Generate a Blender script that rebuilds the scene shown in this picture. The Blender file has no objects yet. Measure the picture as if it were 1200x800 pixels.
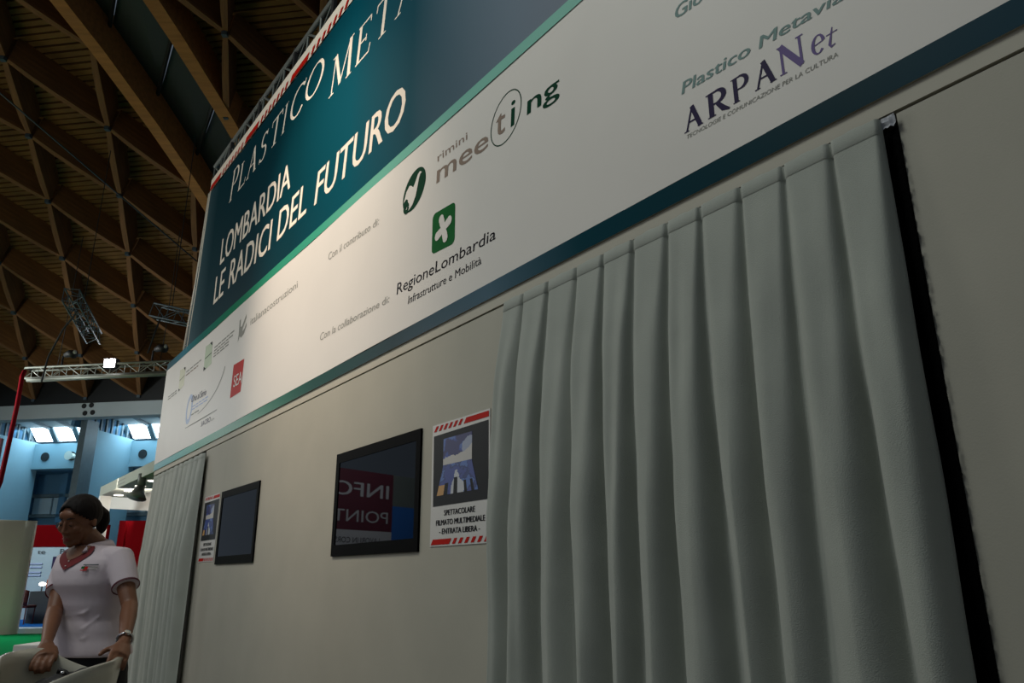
import bpy, bmesh, math, random
from mathutils import Vector, Matrix, noise
random.seed(7)
C = bpy.context.scene.collection
V = Vector
PI = math.pi

# ------------------------------------------------------------------ camera
TH = math.atan(275/880.0)
ROLL = math.atan2(15, 2750)
cr, sr = math.cos(ROLL), math.sin(ROLL)
right0 = V((1, 0, 0)); up0 = V((0, -math.sin(TH), math.cos(TH))); back0 = V((0, -math.cos(TH), -math.sin(TH)))
cx_ = right0*cr - up0*sr
cy_ = right0*sr + up0*cr
cam_d = bpy.data.cameras.new('camera'); cam = bpy.data.objects.new('camera', cam_d); C.objects.link(cam)
cam_d.sensor_width = 36; cam_d.lens = 36*880/1200.0; cam_d.clip_start = .05; cam_d.clip_end = 300
m = Matrix((cx_, cy_, back0)).transposed().to_4x4(); m.translation = V((0, 0, 1.3))
cam.matrix_world = m
bpy.context.scene.camera = cam

# ------------------------------------------------------------------ world, lights, exposure
sc = bpy.context.scene
sc.view_settings.view_transform = 'Standard'; sc.view_settings.look = 'None'
sc.view_settings.gamma = 1; sc.view_settings.exposure = 0.0; sc.view_settings.use_curve_mapping = False
w = bpy.data.worlds.new('hall_air'); sc.world = w; w.use_nodes = True
bg = w.node_tree.nodes['Background']
bg.inputs[0].default_value = (.62, .76, .95, 1); bg.inputs[1].default_value = 0.115

# wall frame: s runs along the booth front (right is +), z up from the floor, off = distance out of the wall towards the visitor
U = V((0.58649, -0.80996, 0)); N = V((-0.80996, -0.58649, 0)); FOOT = V((1.45180, 1.05124, 0))
def W(s, z, off=0.0): return FOOT + U*s + N*off + V((0, 0, z))

def area(name, loc, target, size, power, color, sizey=None):
    l = bpy.data.lights.new(name, 'AREA'); l.size = size; l.energy = power; l.color = color
    if sizey: l.shape = 'RECTANGLE'; l.size_y = sizey
    o = bpy.data.objects.new(name, l); C.objects.link(o); o.location = loc
    o.rotation_euler = (V(target)-V(loc)).to_track_quat('-Z', 'Y').to_euler(); return o
def spot(name, loc, target, power, color, angle, blend=.6, rad=.08):
    l = bpy.data.lights.new(name, 'SPOT'); l.energy = power; l.color = color; l.spot_size = math.radians(angle); l.spot_blend = blend; l.shadow_soft_size = rad
    o = bpy.data.objects.new(name, l); C.objects.link(o); o.location = loc
    o.rotation_euler = (V(target)-V(loc)).to_track_quat('-Z', 'Y').to_euler(); return o
WARM = (1, .82, .66)
spot('banner_spot', W(-5.6, 6.6, 3.2), W(-4.9, 3.8, 0), 900, WARM, 46, .95, .15)
area('hall_fill', W(-3.4, 7.6, 4.2), W(-2.6, 4.0, 0), 2.4, 165, (.95, 1.0, .95))  # unseen fill for the booth wall, placed to set its brightness
area('hall_fill', W(-13.5, 5.5, 6.0), W(-7.5, 1.4, 0), 2.0, 118, (1.0, .97, .92))  # unseen side fill, placed so the far curtain folds fall into shade
area('hall_fill', (-13.5, 6.5, 1.5), (-10.5, 15.5, 12), 4.0, 160, (1, .86, .62))  # unseen uplight added to brighten the timber vault
area('hall_fill', (-18.0, 12.5, 1.5), (-13.5, 24.5, 8.5), 3.0, 130, (1, .84, .58))  # second unseen uplight, added for the low part of the vault
area('hall_fill', (-17.5, 18.5, 6.0), (-12.5, 22.5, 1), 2.0, 500, (.94, 1, .98))  # unseen light added to brighten the far stands
area('hall_fill', (-3.8, 1.2, 3.0), (-1.9, 3.5, 1.2), 1.4, 7, (.93, .96, 1.0))  # unseen weak fill aimed at the woman

# ------------------------------------------------------------------ materials
def lin(c): return c/12.92 if c <= .04045 else ((c+.055)/1.055)**2.4
def hx(h): return tuple(lin(int(h[i:i+2], 16)/255) for i in (0, 2, 4))+(1,)
def mat(name, color, rough=.6, vary=.12, scale=6, bump=0., bscale=60, metal=0., coat=0., emit=None, estr=1., spec=.5, sheen=0., stretch=None, ior=None):
    m = bpy.data.materials.new(name); m.use_nodes = True; nt = m.node_tree; b = nt.nodes['Principled BSDF']
    c = hx(color) if isinstance(color, str) else color
    tc = nt.nodes.new('ShaderNodeTexCoord'); mp = nt.nodes.new('ShaderNodeMapping'); nt.links.new(tc.outputs['Object'], mp.inputs[0])
    if stretch: mp.inputs['Scale'].default_value = stretch
    nz = nt.nodes.new('ShaderNodeTexNoise'); nz.inputs['Scale'].default_value = scale; nz.inputs['Detail'].default_value = 4
    nt.links.new(mp.outputs[0], nz.inputs['Vector'])
    rp = nt.nodes.new('ShaderNodeValToRGB'); nt.links.new(nz.outputs[0], rp.inputs[0])
    rp.color_ramp.elements[0].position = .3; rp.color_ramp.elements[1].position = .7
    rp.color_ramp.elements[0].color = tuple(x*(1-vary) for x in c[:3])+(1,)
    rp.color_ramp.elements[1].color = tuple(min(1, x*(1+vary)) for x in c[:3])+(1,)
    nt.links.new(rp.outputs[0], b.inputs['Base Color'])
    b.inputs['Roughness'].default_value = rough; b.inputs['Metallic'].default_value = metal
    b.inputs['Coat Weight'].default_value = coat; b.inputs['Specular IOR Level'].default_value = spec
    b.inputs['Sheen Weight'].default_value = sheen
    if ior: b.inputs['IOR'].default_value = ior
    if bump:
        n2 = nt.nodes.new('ShaderNodeTexNoise'); n2.inputs['Scale'].default_value = bscale; nt.links.new(mp.outputs[0], n2.inputs['Vector'])
        bp = nt.nodes.new('ShaderNodeBump'); bp.inputs['Strength'].default_value = bump; bp.inputs['Distance'].default_value = .01
        nt.links.new(n2.outputs[0], bp.inputs['Height']); nt.links.new(bp.outputs[0], b.inputs['Normal'])
    if emit:
        b.inputs['Emission Color'].default_value = hx(emit) if isinstance(emit, str) else emit; b.inputs['Emission Strength'].default_value = estr
    return m
def ramp_mat(name, stops, axis, rough=.35, vary=.0, coat=0., extra=None):
    """colour gradient along one object axis; stops = [(coordinate, hex)...]"""
    m = mat(name, stops[0][1], rough, coat=coat); nt = m.node_tree; b = nt.nodes['Principled BSDF']
    at = nt.nodes.new('ShaderNodeAttribute'); at.attribute_name = 'print'
    sp = nt.nodes.new('ShaderNodeSeparateXYZ'); nt.links.new(at.outputs['Vector'], sp.inputs[0])
    rp = nt.nodes.new('ShaderNodeValToRGB'); nt.links.new(sp.outputs[axis], rp.inputs[0])
    e = rp.color_ramp.elements; e[0].position, e[0].color = stops[0][0], hx(stops[0][1]); e[1].position, e[1].color = stops[-1][0], hx(stops[-1][1])
    for p, c in stops[1:-1]:
        q = e.new(p); q.color = hx(c)
    b.inputs['Specular IOR Level'].default_value = .03; nt.links.new(rp.outputs[0], b.inputs['Base Color']); return m

M = dict(
 wall=mat('matt_cream_paint', 'aca899', .75, .04, 3, .05, 200),
 header=mat('matt_header_paint', 'b4af9f', .7, .04, 3),
 groove=mat('dark_joint', '3a352c', .9),
 white_print=mat('white_banner_vinyl', 'd9d4cc', .5, .02, 2, .04, 3, spec=.25),
 lettering_cream=mat('cream_lettering', 'e8dccb', .5, .02, spec=.05),
 red=mat('red_print', 'b5180c', .5, .05, spec=.05),
 grey_ink=mat('grey_ink', '8f8e86', .5, .03, spec=.05), green_ink=mat('grey_green_ink', '7a938e', .5, .03, spec=.05),
 dark_ink=mat('dark_ink', '1c1a20', .5, .03, spec=.05), brown_ink=mat('brown_ink', '8b7a6d', .5, .03, spec=.05),
 forest=mat('dark_green_ink', '0c3a28', .45, .05, spec=.05), leaf=mat('green_ink', '175c2c', .45, .12, 4, spec=.05),
 violet=mat('dark_violet_ink', '2f2746', .5, .03, spec=.05), lilac=mat('violet_ink', '6d5f8c', .5, .03, spec=.05),
 pale_blue=mat('pale_blue_ink', '93a3c4', .5, .1), olive=mat('pale_olive_ink', 'c6c4a6', .5, .08), mint=mat('pale_green_ink', 'a6b596', .5, .08),
 curtain=mat('grey_green_curtain_cloth', 'a0a49a', .85, .06, 5, .25, 350, sheen=.2),
 black_cloth=mat('black_pile_cloth', '030303', .98, .3, 40, spec=.05),
 bezel=mat('black_plastic_bezel', '020202', .6, .02, spec=.03),
 screen=mat('dark_screen_glass', '040608', .015, .0, ior=1.7),
 paper=mat('white_poster_paper', 'c9c6c0', .5, .02), poster_black=mat('poster_black_print', '26282a', .5, .03, spec=.1),
 pole=mat('warm_lit_aluminium', 'd8d0bd', .5, .05), alu=mat('aluminium_tube', '85887f', .5, .08, metal=.3), alu_dull=mat('dull_aluminium', '5b605b', .55, .1, metal=.3),  # pole: warm light on the aluminium uprights is put into its colour
 black=mat('matt_black_metal', '101112', .6, .1),
 wood=mat('dark_laminated_timber', '704b25', .75, .28, 2.5, .1, 40, stretch=(.4, 4, 4)),
 rib=mat('laminated_arch_timber', 'a06c36', .75, .2, 2.5, .1, 40, stretch=(.4, 4, 4)), deck=mat('dark_timber_boards', '66491f', .8, .25, 1.5, .1, 40),
 deckback=mat('board_gap_dark', '2a1c0f', .9),
 pane=mat('dim_roof_glazing', '2b2f2e', .55, .08, 1), frame_dark=mat('dark_glazing_frame', '0b0d0e', .6), frame_blue=mat('blue_grey_flashing', '37454d', .5, .1),
 concrete=mat('blue_grey_concrete', 'a3adb0', .75, .08, .6, .1, 20),
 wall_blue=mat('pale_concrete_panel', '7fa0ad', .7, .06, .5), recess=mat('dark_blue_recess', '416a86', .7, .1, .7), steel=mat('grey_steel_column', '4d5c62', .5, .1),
 sky_glass=mat('daylit_glass', 'ffffff', .4, emit=(.72, .9, 1, 1), estr=9.0),
 floor=mat('grey_hall_floor', '8a857c', .7, .08, 2), carpet_green=mat('green_carpet', '06a45e', .95, .1, 30, .3, 400, spec=.05), carpet_blue=mat('blue_carpet', '1757a0', .95, .1, 30, spec=.05),
 offwhite=mat('off_white_panel', 'd4d4c8', .6, .04, 1), light_edge=mat('pale_platform_edge', 'a9bccb', .6, .04),
 red_panel=mat('deep_red_panel', '5c070c', .9, .06, 1, spec=.0), graphic=mat('pale_graphic_panel', '93a9b5', .55, .06, 2),
 portal=mat('white_portal_paint', '9da093', .6, .04, 1), portal_in=mat('white_soffit_paint', 'dcd8d0', .6, .03, 1),
 lampdisc=mat('downlight_glow', 'ffffff', .4, emit=(1, .93, .8, 1), estr=6), flood=mat('floodlight_glow', 'ffffff', .4, emit=(1, .98, 1, 1), estr=45),
 desk=mat('dark_grey_desk', '31363c', .5, .08), orange=mat('orange_cardboard', 'a04a1c', .6, .1), chair_red=mat('dark_red_chair_plastic', '4a0d10', .5, .1),
 skin=mat('tanned_skin', '75492e', .55, .06, 12, .05, 150), lip=mat('lip_skin', '8a4238', .5, .05), hair=mat('dark_brown_hair', '120b08', .7, .35, 14, .5, 60, stretch=(1, 1, .2), spec=.2),
 polo=mat('white_polo_cotton', 'd3c5ca', .85, .03, 8, .2, 500), polo_trim=mat('maroon_piping', '6a2030', .8), maroon=mat('red_collar_lining', '6d1218', .8),
 trousers=mat('black_trousers', '0b0b0d', .85, .2, 10), shoe=mat('black_shoe_leather', '0d0c0c', .4), brow=mat('brow_hair', '140d0a', .8),
 eyew=mat('eye_white', 'b9b0a6', .4), iris=mat('brown_iris', '2a1a10', .3),
 shell=mat('white_glossy_moulded_plastic', 'b7b3a4', .22, .03, 4), lilac_shell=mat('pale_lilac_moulded_plastic', 'a49dac', .35, .03, 4),
 bag=mat('black_fabric_bag', '08090a', .8, .3, 20, .3, 120), chrome=mat('polished_steel', 'c8c8cc', .15, metal=1), pearl=mat('pearl', 'd8d2cc', .3),
 purple=mat('purple_panel_print', '5c2030', .6, .05), blue_panel=mat('bright_blue_panel', '2868b8', .6, .05), grey_panel=mat('grey_green_panel', '66706c', .6, .05), pale_print=mat('pale_print', 'b9bcc0', .6, .03),
 red_cable=mat('red_cable_sheath', '8c1420', .95, .08, spec=.05), cable=mat('dark_cable', '141a1c', .7), tape=mat('white_paper_tape', 'a9abb0', .6, .05),
)
M['teal'] = ramp_mat('teal_print_with_haze', [(0, '3c565e'), (.09, '0b323b'), (.25, '032f39'), (.44, '02343e'), (.58, '034a58'), (.70, '1e4854'), (.84, '6e7c88'), (1, '8c8c96')], 0, .42)  # printed teal gradient; the pale ends also carry reflected haze as colour
M['stripe'] = ramp_mat('green_stripe_print', [(0, '12404a'), (.1, '2f7486'), (.2, '1c6a60'), (.34, '0e7a56'), (.6, '3f9a80'), (.8, '7ab5a4'), (1, '8abfae')], 0, .35)
M['base'] = ramp_mat('blue_green_base_stripe', [(0, '86b4bc'), (.13, '4a9a94'), (.22, '1c8468'), (.4, '087052'), (.53, '04443c'), (.66, '0a3038'), (.76, '4a6472'), (.83, '123c46'), (.95, '16343c'), (1, '24404c')], 0, .35)  # printed stripe gradient with glossy reflections put into the colours

# ------------------------------------------------------------------ helpers
def tag(o, label=None, cat=None, group=None, kind=None):
    if label: o['label'] = label
    if cat: o['category'] = cat
    if group: o['group'] = group
    if kind: o['kind'] = kind
    return o
def loc_of(o):
    p = V(o.location)
    while o.parent: o = o.parent; p += V(o.location)
    return p
def obj(name, vf, mt, parent=None, smooth=False, attr=None):
    """vf = (verts in world coordinates, faces[, material indices]); origin goes to the bottom centre"""
    vs, fs = vf[0], vf[1]
    vs = [V(v) for v in vs]
    lo = V([min(v[i] for v in vs) for i in range(3)]); hi = V([max(v[i] for v in vs) for i in range(3)])
    org = V(((lo.x+hi.x)/2, (lo.y+hi.y)/2, lo.z))
    me = bpy.data.meshes.new(name); me.from_pydata([tuple(v-org) for v in vs], [], fs)
    for mm in (mt if isinstance(mt, (list, tuple)) else [mt]): me.materials.append(mm)
    if len(vf) > 2: me.polygons.foreach_set('material_index', vf[2])
    if smooth: me.polygons.foreach_set('use_smooth', [True]*len(me.polygons))
    if attr:
        a = me.attributes.new('print', 'FLOAT_VECTOR', 'POINT')
        for i, t in enumerate(attr): a.data[i].vector = t
    me.update()
    o = bpy.data.objects.new(name, me); C.objects.link(o)
    if parent: o.parent = parent; o.location = org-loc_of(parent)
    else: o.location = org
    return o
def empty(name, loc, label, cat, group=None, kind=None):
    o = bpy.data.objects.new(name, None); C.objects.link(o); o.location = loc; o.empty_display_size = .1
    return tag(o, label, cat, group, kind)
class MB:
    def __init__(s): s.v = []; s.f = []
    def add(s, v, f):
        k = len(s.v); s.v += [V(x) for x in v]; s.f += [tuple(i+k for i in q) for q in f]; return s
    def hexa(s, p):   # 8 corners: 0-3 one face, 4-7 the opposite
        return s.add(p, [(0, 3, 2, 1), (4, 5, 6, 7), (0, 1, 5, 4), (1, 2, 6, 5), (2, 3, 7, 6), (3, 0, 4, 7)])
    def box(s, x0, x1, y0, y1, z0, z1):
        return s.hexa([(x0, y0, z0), (x1, y0, z0), (x1, y1, z0), (x0, y1, z0), (x0, y0, z1), (x1, y0, z1), (x1, y1, z1), (x0, y1, z1)])
    def wbox(s, s0, s1, z0, z1, o0, o1):
        return s.hexa([W(s0, z0, o1), W(s1, z0, o1), W(s1, z0, o0), W(s0, z0, o0), W(s0, z1, o1), W(s1, z1, o1), W(s1, z1, o0), W(s0, z1, o0)])
    def hbox(s, t0, t1, p0, p1, z0, z1):
        return s.hexa([H(t0, p0, z0), H(t1, p0, z0), H(t1, p1, z0), H(t0, p1, z0), H(t0, p0, z1), H(t1, p0, z1), H(t1, p1, z1), H(t0, p1, z1)])
    def tube(s, pts, r, n=8, cap=True, flat=1.0, ref=None):
        pts = [V(p) for p in pts]; rs = r if isinstance(r, (list, tuple)) else [r]*len(pts)
        base = len(s.v); px = None
        for i, p in enumerate(pts):
            d = (pts[min(i+1, len(pts)-1)]-pts[max(i-1, 0)]).normalized()
            if px is None:
                a = V(ref) if ref else (V((0, 0, 1)) if abs(d.z) < .9 else V((1, 0, 0)))
            else: a = px
            a = (a-d*a.dot(d)).normalized(); b = d.cross(a); px = a
            for k in range(n):
                t = 2*PI*k/n; s.v.append(p+a*math.cos(t)*rs[i]+b*math.sin(t)*rs[i]*flat)
        for i in range(len(pts)-1):
            for k in range(n):
                s.f.append((base+i*n+k, base+i*n+(k+1) % n, base+(i+1)*n+(k+1) % n, base+(i+1)*n+k))
        if cap:
            s.f.append(tuple(base+k for k in reversed(range(n)))); s.f.append(tuple(base+(len(pts)-1)*n+k for k in range(n)))
        return s
    def rings(s, rings, cap=True):
        base = len(s.v); n = len(rings[0])
        for r in rings: s.v += [V(p) for p in r]
        for i in range(len(rings)-1):
            for k in range(n): s.f.append((base+i*n+k, base+i*n+(k+1) % n, base+(i+1)*n+(k+1) % n, base+(i+1)*n+k))
        if cap:
            s.f.append(tuple(base+k for k in reversed(range(n)))); s.f.append(tuple(base+(len(rings)-1)*n+k for k in range(n)))
        return s
    def ball(s, c, rx, ry=None, rz=None, n=12, R=None):
        ry = ry or rx; rz = rz or rx; c = V(c); rg = []
        for i in range(1, n):
            a = PI*i/n
            ring = []
            for k in range(n+4):
                t = 2*PI*k/(n+4); q = V((math.sin(a)*math.cos(t)*rx, math.sin(a)*math.sin(t)*ry, -math.cos(a)*rz))
                if R is not None: q = R @ q
                ring.append(c+q)
            rg.append(ring)
        return s.rings(rg)
    def build(s, name, mt, parent=None, smooth=False, attr=None): return obj(name, (s.v, s.f), mt, parent, smooth, attr)
def bevel(o, wd=.005, seg=2):
    b = o.modifiers.new('bevel', 'BEVEL'); b.width = wd; b.segments = seg; b.limit_method = 'ANGLE'; return o

SURF = [lambda s, z: 0.]
def WS(s, z, off=0.): return W(s, z, off+SURF[0](s, z))
# text laid on the wall: quad = sz of baseline-left, baseline-right, cap-left, cap-right
_txt = {}
def text_mesh(txt):
    if txt in _txt: return _txt[txt]
    cu = bpy.data.curves.new('t', 'FONT'); cu.body = txt; cu.resolution_u = 3; cu.size = 1
    o = bpy.data.objects.new('t', cu); C.objects.link(o)
    dg = bpy.context.evaluated_depsgraph_get(); me = bpy.data.meshes.new_from_object(o.evaluated_get(dg))
    vs = [tuple(v.co) for v in me.vertices]; fs = [tuple(p.vertices) for p in me.polygons]
    bpy.data.objects.remove(o); bpy.data.meshes.remove(me)
    _txt[txt] = (vs, fs); return _txt[txt]
CAP = .729
def words(name, txt, quad, mt, parent, off, fn=None, ref=CAP, label=None, vs=None):
    fn = fn or WS
    v, f = text_mesh(txt)
    x0 = min(a[0] for a in v); x1 = max(a[0] for a in v)
    bl, br, tl, tr = [V((a[0], a[1])) for a in quad]
    out = []
    for a in v:
        x = (a[0]-x0)/(x1-x0); y = a[1]/ref
        p = (bl*(1-x)+br*x)*(1-y)+(tl*(1-x)+tr*x)*y
        out.append(fn(p.x, p.y, off))
    o = obj(name, (out, f), mt, parent)
    o['kind'] = 'stuff'
    if label: o['label'] = label
    return o
def islands(vs, fs):
    par = list(range(len(vs)))
    def fd(a):
        while par[a] != a: par[a] = par[par[a]]; a = par[a]
        return a
    for q in fs:
        for a in q[1:]: par[fd(a)] = fd(q[0])
    g = {}
    for q in fs: g.setdefault(fd(q[0]), []).append(q)
    out = []
    for fl in g.values():
        u_ = sorted({j for q in fl for j in q}); mp = {j: i for i, j in enumerate(u_)}
        out.append(([vs[j] for j in u_], [tuple(mp[j] for j in q) for q in fl]))
    return out
def polyg(name, pts, mt, parent, off, fn=None):
    fn = fn or WS; n = len(pts)
    return obj(name, ([fn(p[0], p[1], off) for p in pts], [tuple(range(n))]), mt, parent)
def strips(segs, off, fn=None):
    """segs: list of (centre points, widths) in the s,z plane -> flat bands"""
    fn = fn or WS; v = []; f = []
    for pts, wd in segs:
        n = len(pts); wd = wd if isinstance(wd, (list, tuple)) else [wd]*n; b = len(v)
        for i in range(n):
            d = V(pts[min(i+1, n-1)])-V(pts[max(i-1, 0)]); d.normalize(); q = V((-d.y, d.x))*wd[i]/2; p = V(pts[i])
            v.append(fn(p.x+q.x, p.y+q.y, off)); v.append(fn(p.x-q.x, p.y-q.y, off))
        for i in range(n-1): f.append((b+2*i, b+2*i+1, b+2*i+3, b+2*i+2))
    return v, f
def ell(cx, cz, rx, rz, a0=0, a1=360, n=32, skew=0):
    return [(cx+rx*math.cos(math.radians(a0+(a1-a0)*i/n))+skew*math.sin(math.radians(a0+(a1-a0)*i/n)), cz+rz*math.sin(math.radians(a0+(a1-a0)*i/n))) for i in range(n+1)]

# ================================================================== THE HALL
PHI = -0.14343845
AX = V((math.cos(PHI), math.sin(PHI), 0)); PE = V((-math.sin(PHI), math.cos(PHI), 0))
def H(t, p, z): return AX*t+PE*p+V((0, 0, z))
A_ = 1.1295577; H0 = -20.6312; D0 = 26.009336; L_ = 2.33869; T0 = .490765; DT = -.0534225
rowpos = [(0., 8.0, T0)]
t = T0
for k in range(15):
    r = rowpos[-1]; rowpos.append((r[0]+L_*math.cos(t), r[1]+L_*math.sin(t), t)); t += DT
def node(k, j, out=0.):
    if k == 0: t = T0-DT/2
    else: t = T0+DT*(k-.5)
    r = rowpos[k]
    return H(H0+A_*j, D0-r[0]+out*math.sin(t), r[1]+out*math.cos(t))

# floor
MB().box(-40, 14, -14, 45, -.1, 0).build('floor', M['floor'])['kind'] = 'structure'
tag(MB().box(-24, -3.5, 9.4, 27, .0005, .006).build('green_carpet', M['carpet_green']), 'bright green carpet of the aisle behind the woman, left of the booth', 'carpet')
# ceiling
ceil = empty('ceiling', H(H0, 12, 8), 'vaulted hall ceiling of crossing dark timber lamellas under board decking', None, kind='structure')
del ceil['label']
DEP = .78
def span(j0, j1):
    b = MB(); bk = MB()
    for k in range(13):
        a0 = node(k, j0, DEP); a1 = node(k, j1, DEP); b0 = node(k+1, j0, DEP); b1 = node(k+1, j1, DEP)
        nn = (b0-a0).cross(a1-a0).normalized()
        if nn.z < 0: nn = -nn
        bk.add([a0+nn*.09, a1+nn*.09, b1+nn*.09, b0+nn*.09], [(0, 1, 2, 3)])
        ns = 13
        for i in range(ns):
            f0 = (i+.14)/ns; f1 = (i+.86)/ns; dz = nn*(.012*((i*7+k*3) % 3))
            p = [a0.lerp(b0, f0), a1.lerp(b1, f0), a1.lerp(b1, f1), a0.lerp(b0, f1)]
            b.hexa([q+dz for q in p]+[q+nn*.07 for q in p])
    o = b.build('deck_boards', M['deck'], ceil); o['kind'] = 'stuff'
    o = bk.build('deck_backing', M['deckback'], ceil)
span(-9, 8.0); span(10.05, 26)
# lamellas: one shared mesh per family
def lam_mesh(fam):
    a = node(5, 5); b = node(6, 5+fam); ln = (b-a).length
    mb = MB(); h = .075
    st = [(0.03, .05, h*.75), (.25, .0, h), (.5, -.015, h*1.05), (.75, 0, h), (.97, .05, h*.75)]
    rg = [[(x*ln, -w_, z), (x*ln, w_, z), (x*ln, w_*1.2, DEP+.02), (x*ln, -w_*1.2, DEP+.02)] for x, z, w_ in st]
    mb.rings(rg)
    me = bpy.data.meshes.new('lamella'); me.from_pydata([tuple(v) for v in mb.v], [], mb.f); me.materials.append(M['wood']); me.update(); return me
lam = {1: lam_mesh(1), -1: lam_mesh(-1)}
cl = loc_of(ceil); conn = MB()
def lamella(k, j, fam):
    a = node(k, j); b = node(k+1, j+fam); x = (b-a).normalized()
    up = ((node(k, j, 1)-a)+(node(k+1, j+fam, 1)-b)).normalized(); y = up.cross(x).normalized(); z = x.cross(y)
    o = bpy.data.objects.new('lamella', lam[fam]); C.objects.link(o); o.parent = ceil
    mm = Matrix((x, y, z)).transposed().to_4x4(); mm.translation = a-cl; o.matrix_local = mm
cnt = 0
for k in range(0, 10):
    for jj in range(-10, 9):
        if (jj+k) % 2: continue
        for fam in (1, -1):
            if jj+fam > 8 or jj+fam < -9: continue
            if jj < -4 and k > 6: continue
            lamella(k, jj, fam); cnt += 1
        if jj < 8: a = node(k, jj); conn.box(a.x-.06, a.x+.06, a.y-.06, a.y+.06, a.z-.03, a.z+.07)
    if k >= 3:
        for q in range(0, 6):
            jj = 9.9+(k+1) % 2+2*q
            for fam in (1, -1):
                if jj+fam < 9.8 or jj+fam > 19: continue
                lamella(k, jj, fam); cnt += 1
            a = node(k, jj); conn.box(a.x-.06, a.x+.06, a.y-.06, a.y+.06, a.z-.03, a.z+.07)
o = conn.build('node_plate', M['frame_blue'], ceil); o['kind'] = 'stuff'
def rib(j0, j1, depth, low=0.):
    mb = MB()
    for k in range(0, 12):
        mb.hexa([node(k, j0, low), node(k, j1, low), node(k+1, j1, low), node(k+1, j0, low), node(k, j0, depth), node(k, j1, depth), node(k+1, j1, depth), node(k+1, j0, depth)])
    return mb.build('arch_rib', M['rib'], ceil)
rib(8.0, 8.28, DEP+.25, -.05); rib(9.75, 10.05, DEP+.1, -.02)
mb = MB()
for k in range(0, 12): mb.hexa([node(k, 9.68, .5), node(k, 9.75, .5), node(k+1, 9.75, .5), node(k+1, 9.68, .5), node(k, 9.6, .75), node(k, 9.75, .75), node(k+1, 9.75, .75), node(k+1, 9.6, .75)])
mb.build('glazing_flashing', M['frame_blue'], ceil)
def nodef(r, j, out): k = int(r); return node(k, j, out).lerp(node(k+1, j, out), r-k)
for q in range(9):
    r0 = 2.55+.86*q; r1 = r0+.84
    MB().hexa([nodef(max(0, r0-.82), 8.28, .80), nodef(r0, 9.75, .80), nodef(r1, 9.75, .80), nodef(max(0, r1-.82), 8.28, .80),
               nodef(max(0, r0-.82), 8.28, .84), nodef(r0, 9.75, .84), nodef(r1, 9.75, .84), nodef(max(0, r1-.82), 8.28, .84)]).build('glass_pane', M['pane'], ceil)
    MB().tube([nodef(max(0, r0-.82), 8.28, .66), nodef(r0, 9.68, .66)], .055, 6).build('glazing_bar', M['frame_dark'], ceil)

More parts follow.
